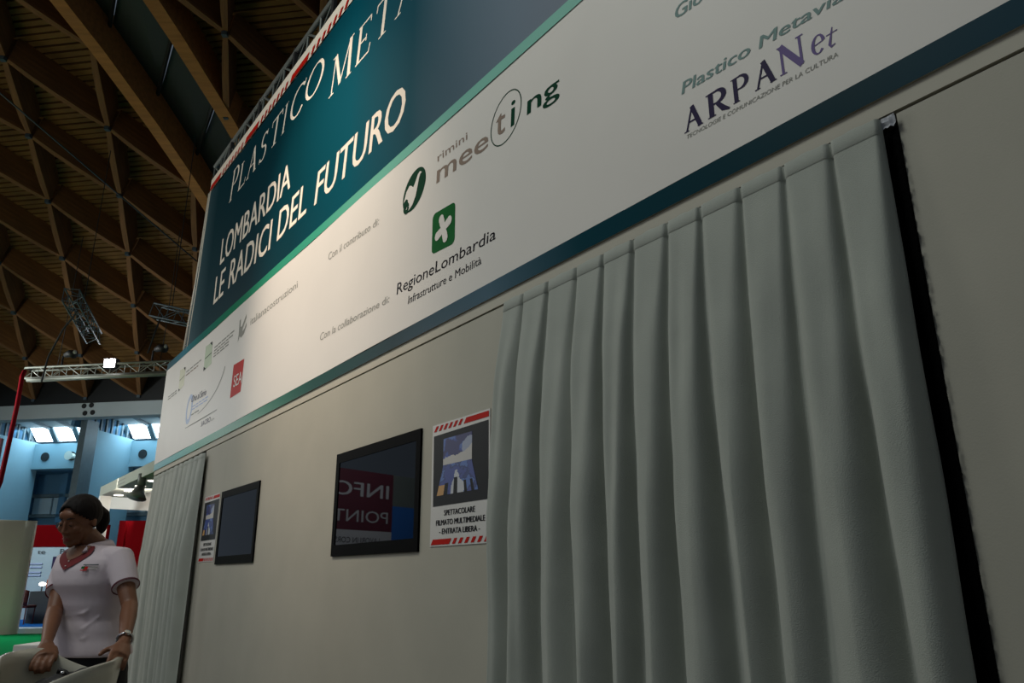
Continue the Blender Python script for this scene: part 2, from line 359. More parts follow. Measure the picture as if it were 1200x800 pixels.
# side wall of the hall: edge beam, fins, daylight strips
hw = empty('wall_far', H(-22, 30, 0), None, None, kind='structure')
def side_x(a, b): pass
beam = MB().hbox(-34, 6, 26.0, 26.5, 7.28, 7.84)
beam.build('edge_beam', M['concrete'], hw)
MB().hbox(-34, 6, 26.05, 26.7, 7.84, 9.6).build('dark_wall_plate', M['frame_dark'], hw)
for t_ in (-29.9, -25.1, -20.45, -15.8):
    for dt, z in ((-.17, 7.72), (.14, 7.74), (-.08, 7.43), (.24, 7.45)):
        c = H(t_+dt, 25.99, z); MB().tube([c, c-PE*.02], .1, 12).build('duct_hole', M['frame_dark'], hw)
TF = [-35.2, -30.55, -25.9, -21.2, -16.55, -11.9, -7.2]
for i, tf in enumerate(TF[:-1]):
    tn = TF[i+1]
    MB().hbox(tf-.12, tf, 27.6, 30.35, 0, 7.12).build('fin_wall', M['wall_blue'], hw)
    # louvres above the fin
    for q in range(9): p = 26.9+q*.34; MB().hbox(tf-.1, tf-.02, p, p+.07, 7.1, 7.9).build('louvre', M['steel'], hw)
    MB().hbox(tf-.35, tf-.2, 26.6, 30, 7.1, 8.0).build('louvre_backing', M['recess'], hw)
    # beam with round openings
    MB().hbox(tf, tn-.12, 30, 30.35, 5.93, 7.05).build('cross_beam', M['wall_blue'], hw)
    for f, rr in ((.17, .2), (.44, .2)):
        c = H(tf+3.0*f+.1+(0.5 if f > .4 else 0), 29.99, 6.46); MB().tube([c, c-PE*.03], rr, 14).build('round_opening', M['frame_dark'], hw)
    c = H(tf+2.0, 29.95, 6.44); MB().tube([c, c-PE*.25, c-PE*.3], [.13, .13, .2], 12).build('air_nozzle', M['offwhite'], hw)
    # recess under it
    MB().hbox(tf-1.5, tn-1.5, 31.5, 31.6, 0, 6.3).build('recess_wall', M['recess'], hw)
    MB().hbox(tf-1.5, tn-1.5, 30.35, 31.5, 5.9, 6.0).build('recess_soffit', M['recess'], hw)
    for x0, x1 in ((-.75, .15), (.25, .55), (.9, 1.7)): MB().hbox(tf+x0, tf+x1, 31.4, 31.5, 4.1, 4.82).build('window_pane', M['graphic'], hw)
    for x0, x1 in ((-.95, -.8), (.55, .85), (1.75, 1.95)): MB().hbox(tf+x0, tf+x1, 31.3, 31.5, 3.7, 5.9).build('wall_post', M['recess'], hw)
    MB().hbox(tf-.95, tf+1.9, 31.3, 31.5, 4.84, 4.98).build('window_bar', M['steel'], hw); MB().hbox(tf-.95, tf+1.9, 31.3, 31.5, 3.95, 4.08).build('window_bar', M['steel'], hw)
    # daylight strip: sloping panes between dark rafters
    for q in range(4):
        a = tf+.05+q*1.13; b = min(a+.9, tn-.15)
        MB().hexa([H(a, 30.0, 7.16), H(b, 30.0, 7.16), H(b, 30.1, 7.16), H(a, 30.1, 7.16), H(a, 29.5, 7.67), H(b, 29.5, 7.67), H(b, 29.6, 7.67), H(a, 29.6, 7.67)]).build('daylight_pane', M['sky_glass'], hw)
        MB().hexa([H(b, 29.9, 7.1), H(b+.23, 29.9, 7.1), H(b+.23, 30.1, 7.1), H(b, 30.1, 7.1), H(b, 29.4, 7.67), H(b+.23, 29.4, 7.67), H(b+.23, 29.6, 7.67), H(b, 29.6, 7.67)]).build('rafter', M['steel'], hw)
    MB().hexa([H(tf, 29.5, 7.67), H(tn, 29.5, 7.67), H(tn, 26.5, 8.1), H(tf, 26.5, 8.1), H(tf, 29.5, 7.77), H(tn, 29.5, 7.77), H(tn, 26.5, 8.2), H(tf, 26.5, 8.2)]).build('sloping_soffit', M['concrete'], hw)
    for q in range(4):
        a = tf+1.0+q*1.13; MB().hexa([H(a, 29.4, 7.55), H(a+.1, 29.4, 7.55), H(a+.1, 26.5, 8.0), H(a, 26.5, 8.0), H(a, 29.4, 7.68), H(a+.1, 29.4, 7.68), H(a+.1, 26.5, 8.1), H(a, 26.5, 8.1)]).build('rafter', M['steel'], hw)
    # column in front of the next fin
    MB().hbox(tn-.16, tn+.12, 26.9, 27.6, 0, 7.4).build('column', M['steel'], hw)
    MB().hbox(tn-.1, tn+.06, 27.55, 27.75, 0, 7.2).build('column', M['wall_blue'], hw)
MB().hbox(-36, 0, 38, 38.3, 0, 9).build('wall_back', M['recess'])['kind'] = 'structure'
area('daylight_strips', H(-22, 29.3, 7.6), H(-22, 31, 2), 14, 300, (.34, .74, 1.0), 1.2)

# ================================================================== THE BOOTH
SL = -9.64; SR = 2.6; TOPW = 2.436
booth = empty('wall_booth', W(-4, 0), None, None, kind='structure')
# wall panels between the two curtained openings
MB().wbox(-7.36, -2.50, 0, TOPW, -.12, 0).build('wall_panel', M['wall'], booth)
MB().wbox(-0.776, SR, 0, TOPW, -.12, 0).build('wall_panel', M['wall'], booth)
MB().wbox(SL, -9.56, 0, TOPW, -.12, 0).build('wall_panel', M['wall'], booth)
MB().wbox(SL, SR, TOPW+.008, 3.66, -.12, .004).build('header_panel', M['header'], booth)
MB().wbox(SL, SR, TOPW-.01, TOPW+.02, -.10, -.012).build('shadow_joint', M['groove'], booth)
MB().wbox(SL, SR, 2.43, 2.5, -4.2, -.13).build('booth_roof', M['groove'], booth)
# return wall at the far end and the dark inside
MB().hexa([W(SL, 0, -.12), W(SL+.1, 0, -.12), W(SL+.1, 0, -4.2), W(SL, 0, -4.2), W(SL, 3.6, -.12), W(SL+.1, 3.6, -.12), W(SL+.1, 3.6, -4.2), W(SL, 3.6, -4.2)]).build('return_wall', M['wall'], booth)
MB().wbox(SL, SR, 0, 2.45, -4.3, -4.2).build('rear_wall', M['groove'], booth)

# lower banner: white with two stripes
def grid(s0, s1, zf0, zf1, off, ns=40, nz=1, wav=0.0):
    v = []; f = []; at = []
    for i in range(ns+1):
        s = s0+(s1-s0)*i/ns
        for k in range(nz+1):
            z = zf0(s)+(zf1(s)-zf0(s))*k/nz
            o_ = off+wav*noise.noise(V((s*.9, z*.35, 3.3)))
            v.append(W(s, z, o_)); at.append((i/ns, k/nz, 0))
    for i in range(ns):
        for k in range(nz): a = i*(nz+1)+k; f.append((a, a+nz+1, a+nz+2, a+1))
    return v, f, at
def zw(s): return 3.682-.0106*(s+7)
def zst(s): return zw(s)+.08-.0035*(s+7)
bann = empty('printed_banner', W(-4, 2.49), 'long white printed banner with partner logos between green stripes, wrapped on the booth header', 'banner')
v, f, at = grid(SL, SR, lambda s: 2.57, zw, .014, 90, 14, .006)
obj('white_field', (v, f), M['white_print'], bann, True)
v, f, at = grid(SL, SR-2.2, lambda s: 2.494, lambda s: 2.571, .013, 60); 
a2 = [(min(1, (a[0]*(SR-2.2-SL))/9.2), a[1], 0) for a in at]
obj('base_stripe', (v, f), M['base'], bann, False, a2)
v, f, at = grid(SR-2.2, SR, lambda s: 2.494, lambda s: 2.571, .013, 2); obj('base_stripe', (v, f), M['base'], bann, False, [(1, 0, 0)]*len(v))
v, f, at = grid(SL, SR, zw, zst, .017, 60)
obj('green_stripe', (v, f), M['stripe'], bann, False, [(min(1, (a[0]*(SR-SL))/8.0), a[1], 0) for a in at])
MB().wbox(SL, SR, 2.496, 3.64, .004, .009).build('banner_board', M['header'], bann)
SURF[0] = lambda s, z: .014+.006*noise.noise(V((s*.9, z*.35, 3.3)))
OB = .0012
words('lettering', 'Con il contributo di:', [(-4.612, 3.384), (-3.823, 3.342), (-4.612, 3.443), (-3.818, 3.393)], M['grey_ink'], bann, OB)
words('lettering', 'Con la collaborazione di:', [(-4.661, 2.816), (-3.636, 2.783), (-4.656, 2.872), (-3.63, 2.829)], M['grey_ink'], bann, OB)
words('lettering', 'RegioneLombardia', [(-3.545, 2.799), (-2.585, 2.773), (-3.541, 2.869), (-2.578, 2.835)], M['dark_ink'], bann, OB)
words('lettering', 'Infrastrutture e Mobilità', [(-3.409, 2.702), (-2.70, 2.690), (-3.403, 2.750), (-2.70, 2.734)], M['dark_ink'], bann, OB)
words('lettering', 'rimini', [(-3.131, 3.436), (-2.837, 3.424), (-3.138, 3.490), (-2.838, 3.472)], M['brown_ink'], bann, OB)
def bold(name, txt, quad, mt, k=.006):
    words(name, txt, quad, mt, bann, OB); q2 = [(a[0]+k, a[1]) for a in quad]; words(name, txt, q2, mt, bann, OB+.0002)
bold('lettering', 'mee', [(-3.139, 3.308), (-2.655, 3.282), (-3.134, 3.428), (-2.645, 3.398)], M['brown_ink'])
bold('lettering', 't', [(-2.585, 3.302), (-2.515, 3.298), (-2.575, 3.455), (-2.500, 3.445)], M['brown_ink'])
bold('lettering', 'i', [(-2.462, 3.292), (-2.436, 3.292), (-2.452, 3.445), (-2.426, 3.442)], M['forest'])
bold('lettering', 'ng', [(-2.335, 3.288), (-2.108, 3.272), (-2.325, 3.400), (-2.108, 3.378)], M['forest'])
v, f = strips([(ell(-2.50, 3.365, .122, .128, 0, 360, 40, .02), .006)], OB); obj('logo_ring', (v, f), M['forest'], bann)
# green oval with a white bird
ov = ell(-3.388, 3.382, .128, .122, 0, 360, 36, .025)[:-1]
oval = polyg('oval_logo', ov, M['forest'], bann, OB)
polyg('bird_mark', [(-3.505, 3.345), (-3.475, 3.405), (-3.44, 3.430), (-3.415, 3.418), (-3.395, 3.40), (-3.372, 3.425), (-3.345, 3.462), (-3.322, 3.470), (-3.300, 3.455), (-3.318, 3.452), (-3.332, 3.428), (-3.345, 3.385), (-3.365, 3.330), (-3.40, 3.290), (-3.44, 3.275), (-3.475, 3.285), (-3.455, 3.318), (-3.452, 3.345), (-3.475, 3.36)], M['white_print'], bann, OB+.002)
v, f = strips([(ell(-3.468, 3.300, .022, .024, 0, 360, 12), .024)], OB+.003); obj('bird_mark', (v, f), M['forest'], bann)
# green rounded square with the four-lobed white mark
def rsq(x0, x1, z0, z1, r, n=5, sk=0):
    p = []
    for cx, cz, a in ((x1-r, z1-r, 0), (x0+r, z1-r, 90), (x0+r, z0+r, 180), (x1-r, z0+r, 270)):
        for i in range(n+1):
            t = math.radians(a+90*i/n); p.append((cx+r*math.cos(t), cz+r*math.sin(t)-sk*(cx-x0)))
    return p
polyg('square_logo', rsq(-3.168, -2.942, 2.905, 3.136, .03, 5, .08), M['leaf'], bann, OB)
cxr, czr = -3.052, 3.010; pts = []
for i in range(96):
    a = 2*PI*i/96; r = .030+.052*abs(math.cos(2*(a-.35)))**1.6
    lob = r; pts.append((cxr+lob*1.0*math.cos(a), czr+lob*1.05*math.sin(a)))
polyg('rose_mark', pts, M['white_print'], bann, OB+.002)
for i in range(4):
    a = .35+i*PI/2; polyg('rose_mark', ell(cxr+.062*math.cos(a), czr+.064*math.sin(a), .024, .026, 0, 360, 16)[:-1], M['white_print'], bann, OB+.0025)
# right-hand side lettering
bold('lettering', 'Plastico Metavia', [(-1.451, 2.880), (-.855, 2.848), (-1.439, 2.928), (-.845, 2.888)], M['green_ink'], .003)
bold('lettering', 'Gio', [(-1.456, 3.193), (-1.33, 3.185), (-1.443, 3.250), (-1.322, 3.240)], M['green_ink'], .004)
words('lettering', 'TECNOLOGIE E COMUNICAZIONE PER LA CULTURA', [(-1.446, 2.702), (-.895, 2.684), (-1.442, 2.717), (-.893, 2.700)], M['grey_ink'], bann, OB)

# ---- a small serif alphabet drawn as strokes with thick and thin
def arcpts(cx, cy, rx, ry, a0, a1, thin, thick, n=18):
    P_, W_ = [], []
    for i in range(n+1):
        a = math.radians(a0+(a1-a0)*i/n); P_.append((cx+rx*math.cos(a), cy+ry*math.sin(a))); W_.append(thin+(thick-thin)*abs(math.cos(a))**1.3)
    return P_, W_
def serif(ch, tk=.15, th=.05):
    s = lambda x, y, w=.26: ([(x-w/2, y), (x+w/2, y)], .03)
    if ch == 'I': return [([(.5, 0), (.5, 1)], tk*2), s(.5, .015, .9), s(.5, .985, .9)]
    if ch == 'P': return [([(.2, 0), (.2, 1)], tk), s(.2, .015, .36), s(.12, .985), arcpts(.45, .74, .38, .255, 90, -90, th, tk), ([(.12, .985), (.47, .985)], th), ([(.2, .49), (.47, .485)], th)]
    if ch == 'L': return [([(.2, 0), (.2, 1)], tk), s(.2, .985, .36), ([(.08, .02), (.86, .02)], th), ([(.84, 0), (.92, .22)], th)]
    if ch == 'A': return [([(.12, 0), (.5, 1)], th*1.2), ([(.48, 1.0), (.86, 0)], tk), ([(.26, .36), (.72, .36)], th), s(.12, .015, .26), s(.86, .015, .3)]
    if ch == 'S': return [arcpts(.5, .75, .30, .23, 30, 270, th, tk), arcpts(.5, .26, .34, .255, 90, -150, th, tk), ([(.76, .84), (.8, 1.0)], th), ([(.2, .16), (.16, .0)], th)]
    if ch == 'T': return [([(.5, 0), (.5, 1)], tk), s(.5, .015, .4), ([(.04, .98), (.96, .98)], th), ([(.05, .98), (.03, .8)], th), ([(.95, .98), (.97, .8)], th)]
    if ch == 'C': return [arcpts(.56, .5, .46, .49, 45, 315, th, tk), ([(.87, .83), (.92, 1.0)], th), ([(.88, .15), (.93, .12)], th)]
    if ch == 'O': return [arcpts(.5, .5, .44, .49, 0, 360, th, tk*1.05, 36)]
    if ch == 'M': return [([(.12, 0), (.16, 1)], th*1.2), ([(.17, 1), (.5, .08)], tk*.85), ([(.5, .08), (.83, 1)], th*1.2), ([(.84, 1), (.89, 0)], tk), s(.12, .015, .22), s(.89, .015, .24), s(.13, .985, .2), s(.87, .985, .2)]
    if ch == 'E': return [([(.2, 0), (.2, 1)], tk), ([(.06, .02), (.86, .02)], th), ([(.06, .98), (.82, .98)], th), ([(.2, .51), (.62, .51)], th), ([(.86, 0), (.93, .22)], th), ([(.82, 1), (.84, .82)], th), ([(.62, .6), (.62, .42)], th)]
    if ch == 'N': return [([(.15, 0), (.15, 1)], th*1.3), ([(.13, 1), (.86, .0)], tk), ([(.86, 0), (.86, 1)], th*1.3), s(.15, .015, .26), s(.1, .985, .2), s(.87, .985, .28)]
    if ch == 'R': return [([(.2, 0), (.2, 1)], tk), s(.2, .015, .36), s(.12, .985), arcpts(.45, .74, .34, .255, 90, -90, th, tk), ([(.12, .985), (.47, .985)], th), ([(.2, .49), (.47, .485)], th), ([(.45, .5), (.72, .12), (.98, -.03)], [tk*.7, tk, th])]
    if ch == 'e': return [arcpts(.5, .36, .38, .35, 10, 320, th, tk), ([(.16, .36), (.86, .42)], th)]
    if ch == 't': return [([(.55, 1.0), (.38, .16), (.5, .02), (.8, .1)], [th, tk, tk*.8, th]), ([(.1, .68), (.95, .74)], th)]
def glyph(ch, s0, z0, s1, z1, h, mt, parent, off, h1=None, fat=1., slant=0., wf=None):
    h1 = h1 or h; v = []; f = []
    fn = lambda x, y, o: WS(s0+(s1-s0)*x+slant*y, z0+(z1-z0)*x+(h*(1-x)+h1*x)*y, o)
    asp = abs(s1-s0)/h
    for pts, wd in serif(ch):
        n = len(pts); wd = list(wd) if isinstance(wd, (list, tuple)) else [wd]*n; b = len(v)
        for i in range(n):
            a = pts[min(i+1, n-1)]; c = pts[max(i-1, 0)]
            d = V(((a[0]-c[0])*asp, a[1]-c[1])); d.normalize(); q = V((-d.y/asp, d.x))*wd[i]*fat/2*min(1, asp)*1.0
            p = V(pts[i]); v.append(fn(p.x+q.x, p.y+q.y, off)); v.append(fn(p.x-q.x, p.y-q.y, off))
        for i in range(n-1): f.append((b+2*i, b+2*i+1, b+2*i+3, b+2*i+2))
    return obj('letter', (v, f), mt, parent)
# ARPANet
for ch, a, b, mt in (('A', -1.451, -1.372, 'violet'), ('R', -1.352, -1.262, 'violet'), ('P', -1.25, -1.18, 'violet'), ('A', -1.166, -1.090, 'violet'), ('N', -1.078, -.990, 'lilac')):
    hh = {'N': .098}.get(ch, .088)
    glyph(ch, a, 2.727, b, 2.725, hh, M[mt], bann, OB, fat=1.5)
glyph('e', -.972, 2.728, -.928, 2.726, .085, M['lilac'], bann, OB, fat=1.6, slant=.008)
glyph('t', -.930, 2.726, -.890, 2.722, .062, M['lilac'], bann, OB, fat=1.5, slant=.008)
# left-hand logos
words('lettering', 'italianacostruzioni', [(-6.30, 3.378), (-5.191, 3.375), (-6.32, 3.452), (-5.206, 3.440)], M['grey_ink'], bann, OB)
polyg('grey_mark', [(-6.655, 3.52), (-6.62, 3.53), (-6.61, 3.45), (-6.56, 3.44), (-6.46, 3.53), (-6.45, 3.49), (-6.53, 3.41), (-6.53, 3.385), (-6.47, 3.40), (-6.43, 3.445), (-6.42, 3.41), (-6.48, 3.35), (-6.56, 3.335), (-6.60, 3.36), (-6.645, 3.315), (-6.64, 3.39)], M['grey_ink'], bann, OB)
polyg('pale_emblem', [(-8.83, 3.293), (-8.596, 3.324), (-8.625, 3.534), (-8.886, 3.553)], M['olive'], bann, OB)
for q in ([(-8.83, 3.293), (-8.76, 3.30), (-8.835, 3.33)], [(-8.625, 3.534), (-8.70, 3.54), (-8.62, 3.49)]): polyg('emblem_corner', q, M['dark_ink'], bann, OB+.002)
polyg('green_emblem', [(-7.80, 3.303), (-7.52, 3.318), (-7.575, 3.56), (-7.825, 3.57)], M['mint'], bann, OB)
for q in ([(-7.80, 3.303), (-7.71, 3.308), (-7.805, 3.35)], [(-7.575, 3.56), (-7.66, 3.566), (-7.57, 3.52)]): polyg('emblem_corner', q, M['dark_ink'], bann, OB+.002)
v, f = strips([([(-7.79, 3.43), (-7.55, 3.44)], .008), ([(-8.84, 3.42), (-8.61, 3.435)], .006)], OB+.002); obj('emblem_line', (v, f), M['forest'], bann)['kind'] = 'stuff'
def tiny(rows, s0, s1, mt):  # illegible fine print: short dashes like the words in the photograph
    seg = []
    for z in rows:
        s = s0
        while s < s1-.03:
            l = random.uniform(.08, .2); seg.append(([(s, z), (min(s+l, s1), z-.003)], .014)); s += l+.018
    v, f = strips(seg, OB); o = obj('fine_print', (v, f), M[mt], bann); o['kind'] = 'stuff'; return o
tiny([3.47, 3.435], -7.47, -6.80, 'grey_ink'); tiny([3.405, 3.375], -7.47, -6.95, 'grey_ink'); tiny([3.46], -8.56, -7.95, 'grey_ink'); tiny([3.42], -8.56, -8.05, 'brown_ink'); tiny([3.33, 3.30], -9.35, -8.92, 'grey_ink')
polyg('red_square_logo', [(-6.704, 2.81), (-6.398, 2.812), (-6.385, 3.100), (-6.697, 3.114)], M['red'], bann, OB)
words('lettering', 'SEA', [(-6.63, 2.895), (-6.385, 2.889), (-6.64, 3.005), (-6.395, 3.003)], M['white_print'], bann, OB+.002)
v, f = strips([(ell(-8.20, 2.98, .10, .135, 0, 360, 24), .05)], OB); obj('blue_oval_mark', (v, f), M['pale_blue'], bann)
v, f = strips([(ell(-8.0, 3.22, 1.02, .36, -80, -8, 24), [.006+.0006*i for i in range(25)])], OB); obj('grey_swoosh', (v, f), M['grey_ink'], bann)
words('lettering', 'Orio al Serio', [(-8.15, 3.04), (-7.578, 3.015), (-8.117, 3.115), (-7.576, 3.085)], M['violet'], bann, OB+.002)
tiny([2.985, 2.955], -8.1, -7.5, 'pale_blue'); tiny([2.90], -8.1, -7.75, 'grey_ink')
v, f = strips([([(-8.275, 2.79), (-7.106, 2.782)], .007)], OB); obj('grey_rule', (v, f), M['grey_ink'], bann)
words('lettering', 'SACBO', [(-7.636, 2.706), (-7.30, 2.703), (-7.63, 2.757), (-7.30, 2.755)], M['violet'], bann, OB)
words('lettering', 'S.p.A.', [(-7.28, 2.705), (-7.17, 2.703), (-7.28, 2.725), (-7.17, 2.723)], M['grey_ink'], bann, OB)

# upper banner: teal, on a truss
def ztop(s): return 5.646-.040*(s+8.52)
tb = empty('teal_banner', W(-5, 3.75), 'dark teal banner with cream title lettering hung above the white banner', 'banner')
SLT = -8.79
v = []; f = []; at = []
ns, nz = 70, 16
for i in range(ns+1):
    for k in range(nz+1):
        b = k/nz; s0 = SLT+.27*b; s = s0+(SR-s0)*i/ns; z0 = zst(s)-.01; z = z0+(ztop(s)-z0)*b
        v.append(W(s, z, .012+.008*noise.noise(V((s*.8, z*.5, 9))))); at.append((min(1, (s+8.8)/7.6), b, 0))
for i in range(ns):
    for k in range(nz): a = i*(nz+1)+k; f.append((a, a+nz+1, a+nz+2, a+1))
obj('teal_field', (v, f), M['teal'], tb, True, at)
v, f, at = grid(-8.5, SR, ztop, lambda s: ztop(s)+.15, .022, 40)
obj('cream_strip', (v, f), M['lettering_cream'], tb)
seg = []; s = -8.5; v = []; f = []
while s < -2.0:
    def q4(a, b, sk=.05):
        n_ = len(v); v.extend([W(a, ztop(a)+.002, .027), W(b, ztop(b)+.002, .027), W(b+sk, ztop(b)+.062, .027), W(a+sk, ztop(a)+.062, .027)]); f.append((n_, n_+1, n_+2, n_+3))
    q4(s, s+.42); s += .50
    for i in range(7): q4(s, s+.05); s += .115
    s += .03
obj('red_hatching', (v, f), M['red'], tb)['kind'] = 'stuff'
OT = .0014
SURF[0] = lambda s, z: .012+.008*noise.noise(V((s*.8, z*.5, 9)))
KO = M['lettering_cream']
hP = lambda s: .36 if s < -7.35 else .30-.02*(s+7.3)/2.3
for ch, a, b in (('P', -7.605, -7.33), ('L', -7.302, -7.03), ('A', -7.002, -6.70), ('S', -6.644, -6.40), ('T', -6.324, -6.02), ('I', -5.99, -5.88), ('C', -5.80, -5.441), ('O', -5.431, -5.033)):
    z = 5.113-.0175*(a+7.6); glyph(ch, a, z, b, z-.0175*(b-a), hP(a), KO, tb, OT, fat=1.05, slant=.05)
for ch, a, b in (('M', -4.855, -4.444), ('E', -4.385, -4.118), ('T', -4.078, -3.80), ('A', -3.748, -3.43)):
    z = 4.822-.026*(a+4.86); glyph(ch, a, z, b, z-.01, .305 if ch != 'M' else .33, KO, tb, OT, fat=1.05, slant=.04)
def capt(txt, quad):
    v, f = text_mesh(txt); x0 = min(a[0] for a in v); x1 = max(a[0] for a in v); bl, br, tl, tr_ = [V(a) for a in quad]
    for vs, fs in islands(v, f):
        vv = []; ff = []
        for k in (0, 1):
            n_ = len(vv)
            for a in vs:
                x = (a[0]-x0)/(x1-x0); y = a[1]/CAP; p = (bl*(1-x)+br*x)*(1-y)+(tl*(1-x)+tr_*x)*y
                vv.append(WS(p.x+.010*k, p.y, OT+.0002*k))
            ff += [tuple(j+n_ for j in q) for q in fs]
        obj('letter', (vv, ff), KO, tb)
capt('LOMBARDIA', [(-7.666, 4.419), (-5.595, 4.39), (-7.689, 4.742), (-5.609, 4.676)])
capt('LE', [(-7.74, 4.0), (-7.385, 4.0), (-7.76, 4.335), (-7.40, 4.33)])
capt('RADICI', [(-7.202, 4.003), (-5.988, 3.979), (-7.206, 4.325), (-5.98, 4.285)])
capt('DEL', [(-5.811, 3.985), (-5.16, 3.975), (-5.80, 4.285), (-5.15, 4.28)])
capt('FUTURO', [(-4.987, 3.965), (-3.562, 3.925), (-4.95, 4.255), (-3.54, 4.215)])

SURF[0] = lambda s, z: 0.
# truss carrying the teal banner
tr = empty('banner_truss', W(-5, 3.7, -.2), 'aluminium lattice truss framing the top and far edge of the teal banner', 'truss')
def lattice(pa, pb, w_, h_, uu, vv, step, rc, rb, name_parent, chords=4, mt='alu_dull'):
    pa, pb = V(pa), V(pb); d = (pb-pa); L = d.length; d.normalize(); n_ = max(1, int(L/step))
    cs = [(-w_/2, 0), (w_/2, 0), (w_/2, h_), (-w_/2, h_)] if chords == 4 else [(-w_/2, h_), (w_/2, h_), (0, 0)]
    off = [uu*a+vv*b for a, b in cs]
    for o_ in off: MB().tube([pa+o_, pb+o_], rc, 8).build('chord', M[mt], name_parent, True)
    mb = MB()
    for q in range(len(off)):
        a, b = off[q], off[(q+1) % len(off)]
        for i in range(n_):
            p0 = pa+d*(L*i/n_); p1 = pa+d*(L*(i+1)/n_)
            mb.tube([p0+(a if i % 2 else b), p1+(b if i % 2 else a)], rb, 5)
            mb.tube([p0+a, p0+b], rb, 5)
    o = mb.build('bracing', M[mt], name_parent); o['kind'] = 'stuff'
lattice(W(-8.60, ztop(-8.60)+.17, -.12), W(SR, ztop(SR)+.17, -.12), .20, .22, N, V((0, 0, 1)), .3, .024, .011, tr)
MB().tube([W(-8.72, 3.75, .0), W(-8.60, 4.6, .0), W(-8.53, 5.72, .0)], .018, 8).build('upright_pole', M['pole'], tr, True)
MB().tube([W(-9.02, 3.72, -.02), W(-8.82, 4.6, -.02), W(-8.70, 5.72, -.02)], .018, 8).build('upright_pole', M['pole'], tr, True)
mb = MB()
for i in range(9): b = i/8; mb.tube([W(-8.72+.19*b, 3.8+1.85*b, 0), W(-9.02+.3*b, 3.9+1.85*b, -.02)], .007, 5)
mb.build('bracing', M['alu'], tr)['kind'] = 'stuff'
for q in (-7.9, -6.9, -5.9, -5.0): MB().wbox(q, q+.05, ztop(q)+.14, ztop(q)+.42, -.03, .0).build('clamp', M['black'], tr)

# ------------------------------------------------------------------ televisions and posters
def tv(s0, s1, z0, z1, label):
    t = empty('television', W((s0+s1)/2, z0), label, 'television', 'televisions set in the booth wall')
    bz = MB(); b = .055; bb = .062
    bz.wbox(s0, s1, z1-b, z1, 0, .012).wbox(s0, s1, z0, z0+bb, 0, .012).wbox(s0, s0+b*.8, z0+bb, z1-b, 0, .012).wbox(s1-b*.8, s1, z0+bb, z1-b, 0, .012)
    bz.build('bezel', M['bezel'], t)
    MB().wbox(s0+b*.8, s1-b*.8, z0+bb, z1-b, 0, .008).build('screen', M['screen'], t)
    return t
tv(-4.25, -3.228, 1.413, 1.999, 'black flat television beside the large poster, its screen reflecting a mirrored sign')
tv(-6.646, -5.668, 1.404, 1.991, 'black flat television beyond the other one, next to the small far poster')
def poster(s0, s1, z0, z1, label):
    t = empty('poster', W((s0+s1)/2, z0), label, 'poster', 'event posters on the booth wall')
    MB().wbox(s0, s1, z0, z1, .001, .004).build('sheet', M['paper'], t)
    w_, h_ = s1-s0, z1-z0; X = lambda a: s0+a*w_; Z = lambda a: z0+a*h_
    polyg('black_print', [(X(.045), Z(.318)), (X(.98), Z(.318)), (X(.98), Z(.915)), (X(.03), Z(.905))], M['poster_black'], t, .0055)
    # the lit picture, drawn as a grid with sky, cloud and floor colours
    pm = []; cols = ['141f5c', '1f3f8e', '8f98ad', '4466a6', 'b8b4ae', '2a3f86', '12306a', 'b98a4c', 'b7b9bd']
    mts = [mat('poster_print_%d' % i, c, .5, .05) for i, c in enumerate(cols)]
    v = []; f = []; mi = []; nx, nz_ = 60, 80
    for k in range(nz_+1):
        for i in range(nx+1):
            a = i/nx; b = k/nz_; wid = 1.0 if b > .5 else 1+.42*(1-b/.5)
            x = .47+(a-.5)*.50*wid; v.append(W(X(x), Z(.40+.46*b), .0065))
    for k in range(nz_):
        for i in range(nx):
            b = (k+.5)/nz_; a = (i+.5)/nx; n1 = noise.fractal(V((a*3.2, b*4.2, 2.2)), 1, 2, 4); c = 0
            if b > .52: c = 0 if n1 < .05 else (1 if n1 < .22 else 3)
            if b > .50 and (a-.9)**2*1.2+(b-.72)**2 < .06+n1*.05: c = 2
            if .52 < b < .62+.12*a+n1*.1: c = 4
            if b <= .52: c = 5 if n1 < .1 else (6 if n1 < .3 else 3)
            if b < .40 and abs(a-.48) < .06+.25*(.40-b)+n1*.1: c = 8
            if b < .17 and a < .25: c = 7
            if b < .20 and (abs(a-.22) < .05 or abs(a-.72) < .035 or abs(a-.88) < .03): c = 9
            if b < .27 and abs(a-.47) < .055: c = 9
            n_ = k*(nx+1)+i; f.append((n_, n_+1, n_+nx+2, n_+nx+1)); mi.append(c)
    obj('picture_print', (v, f, mi), mts+[M['poster_black']], t)
    fn = lambda x, y, o: W(X(x), Z(y), o)
    for tx, a, b, y in (('SPETTACOLARE', .25, .77, .237), ('FILMATO MULTIMEDIALE', .11, .93, .163), ('- ENTRATA LIBERA -', .17, .85, .093)):
        for k in (0, .006): words('lettering', tx, [(a+k, y), (b+k, y), (a+k, y+.045), (b+k, y+.045)], M['dark_ink'], t, .0055+k*.02, fn=fn)
    seg = []
    def par(a, b, y0, y1, sk): n_ = len(seg); seg.extend([fn(a, y0, .0055), fn(b, y0, .0055), fn(min(b+sk, .985), y1, .0055), fn(min(a+sk, .985), y1, .0055)])
    par(.57, .985, .94, .985, .045)
    for q in range(6): par(.03+q*.088, .075+q*.088, .94, .985, .045)
    par(.02, .35, .012, .055, .04)
    for q in range(6): par(.40+q*.103, .45+q*.103, .012, .055, .04)
    obj('red_hatching', (seg, [tuple(range(i, i+4)) for i in range(0, len(seg), 4)]), M['red'], t)['kind'] = 'stuff'
poster(-3.124, -2.634, 1.431, 1.993, 'white poster with red hatching and blue cloud picture beside the large curtain')
poster(-7.20, -6.72, 1.431, 1.993, 'small far white poster with red hatching beside the left pleated curtain')

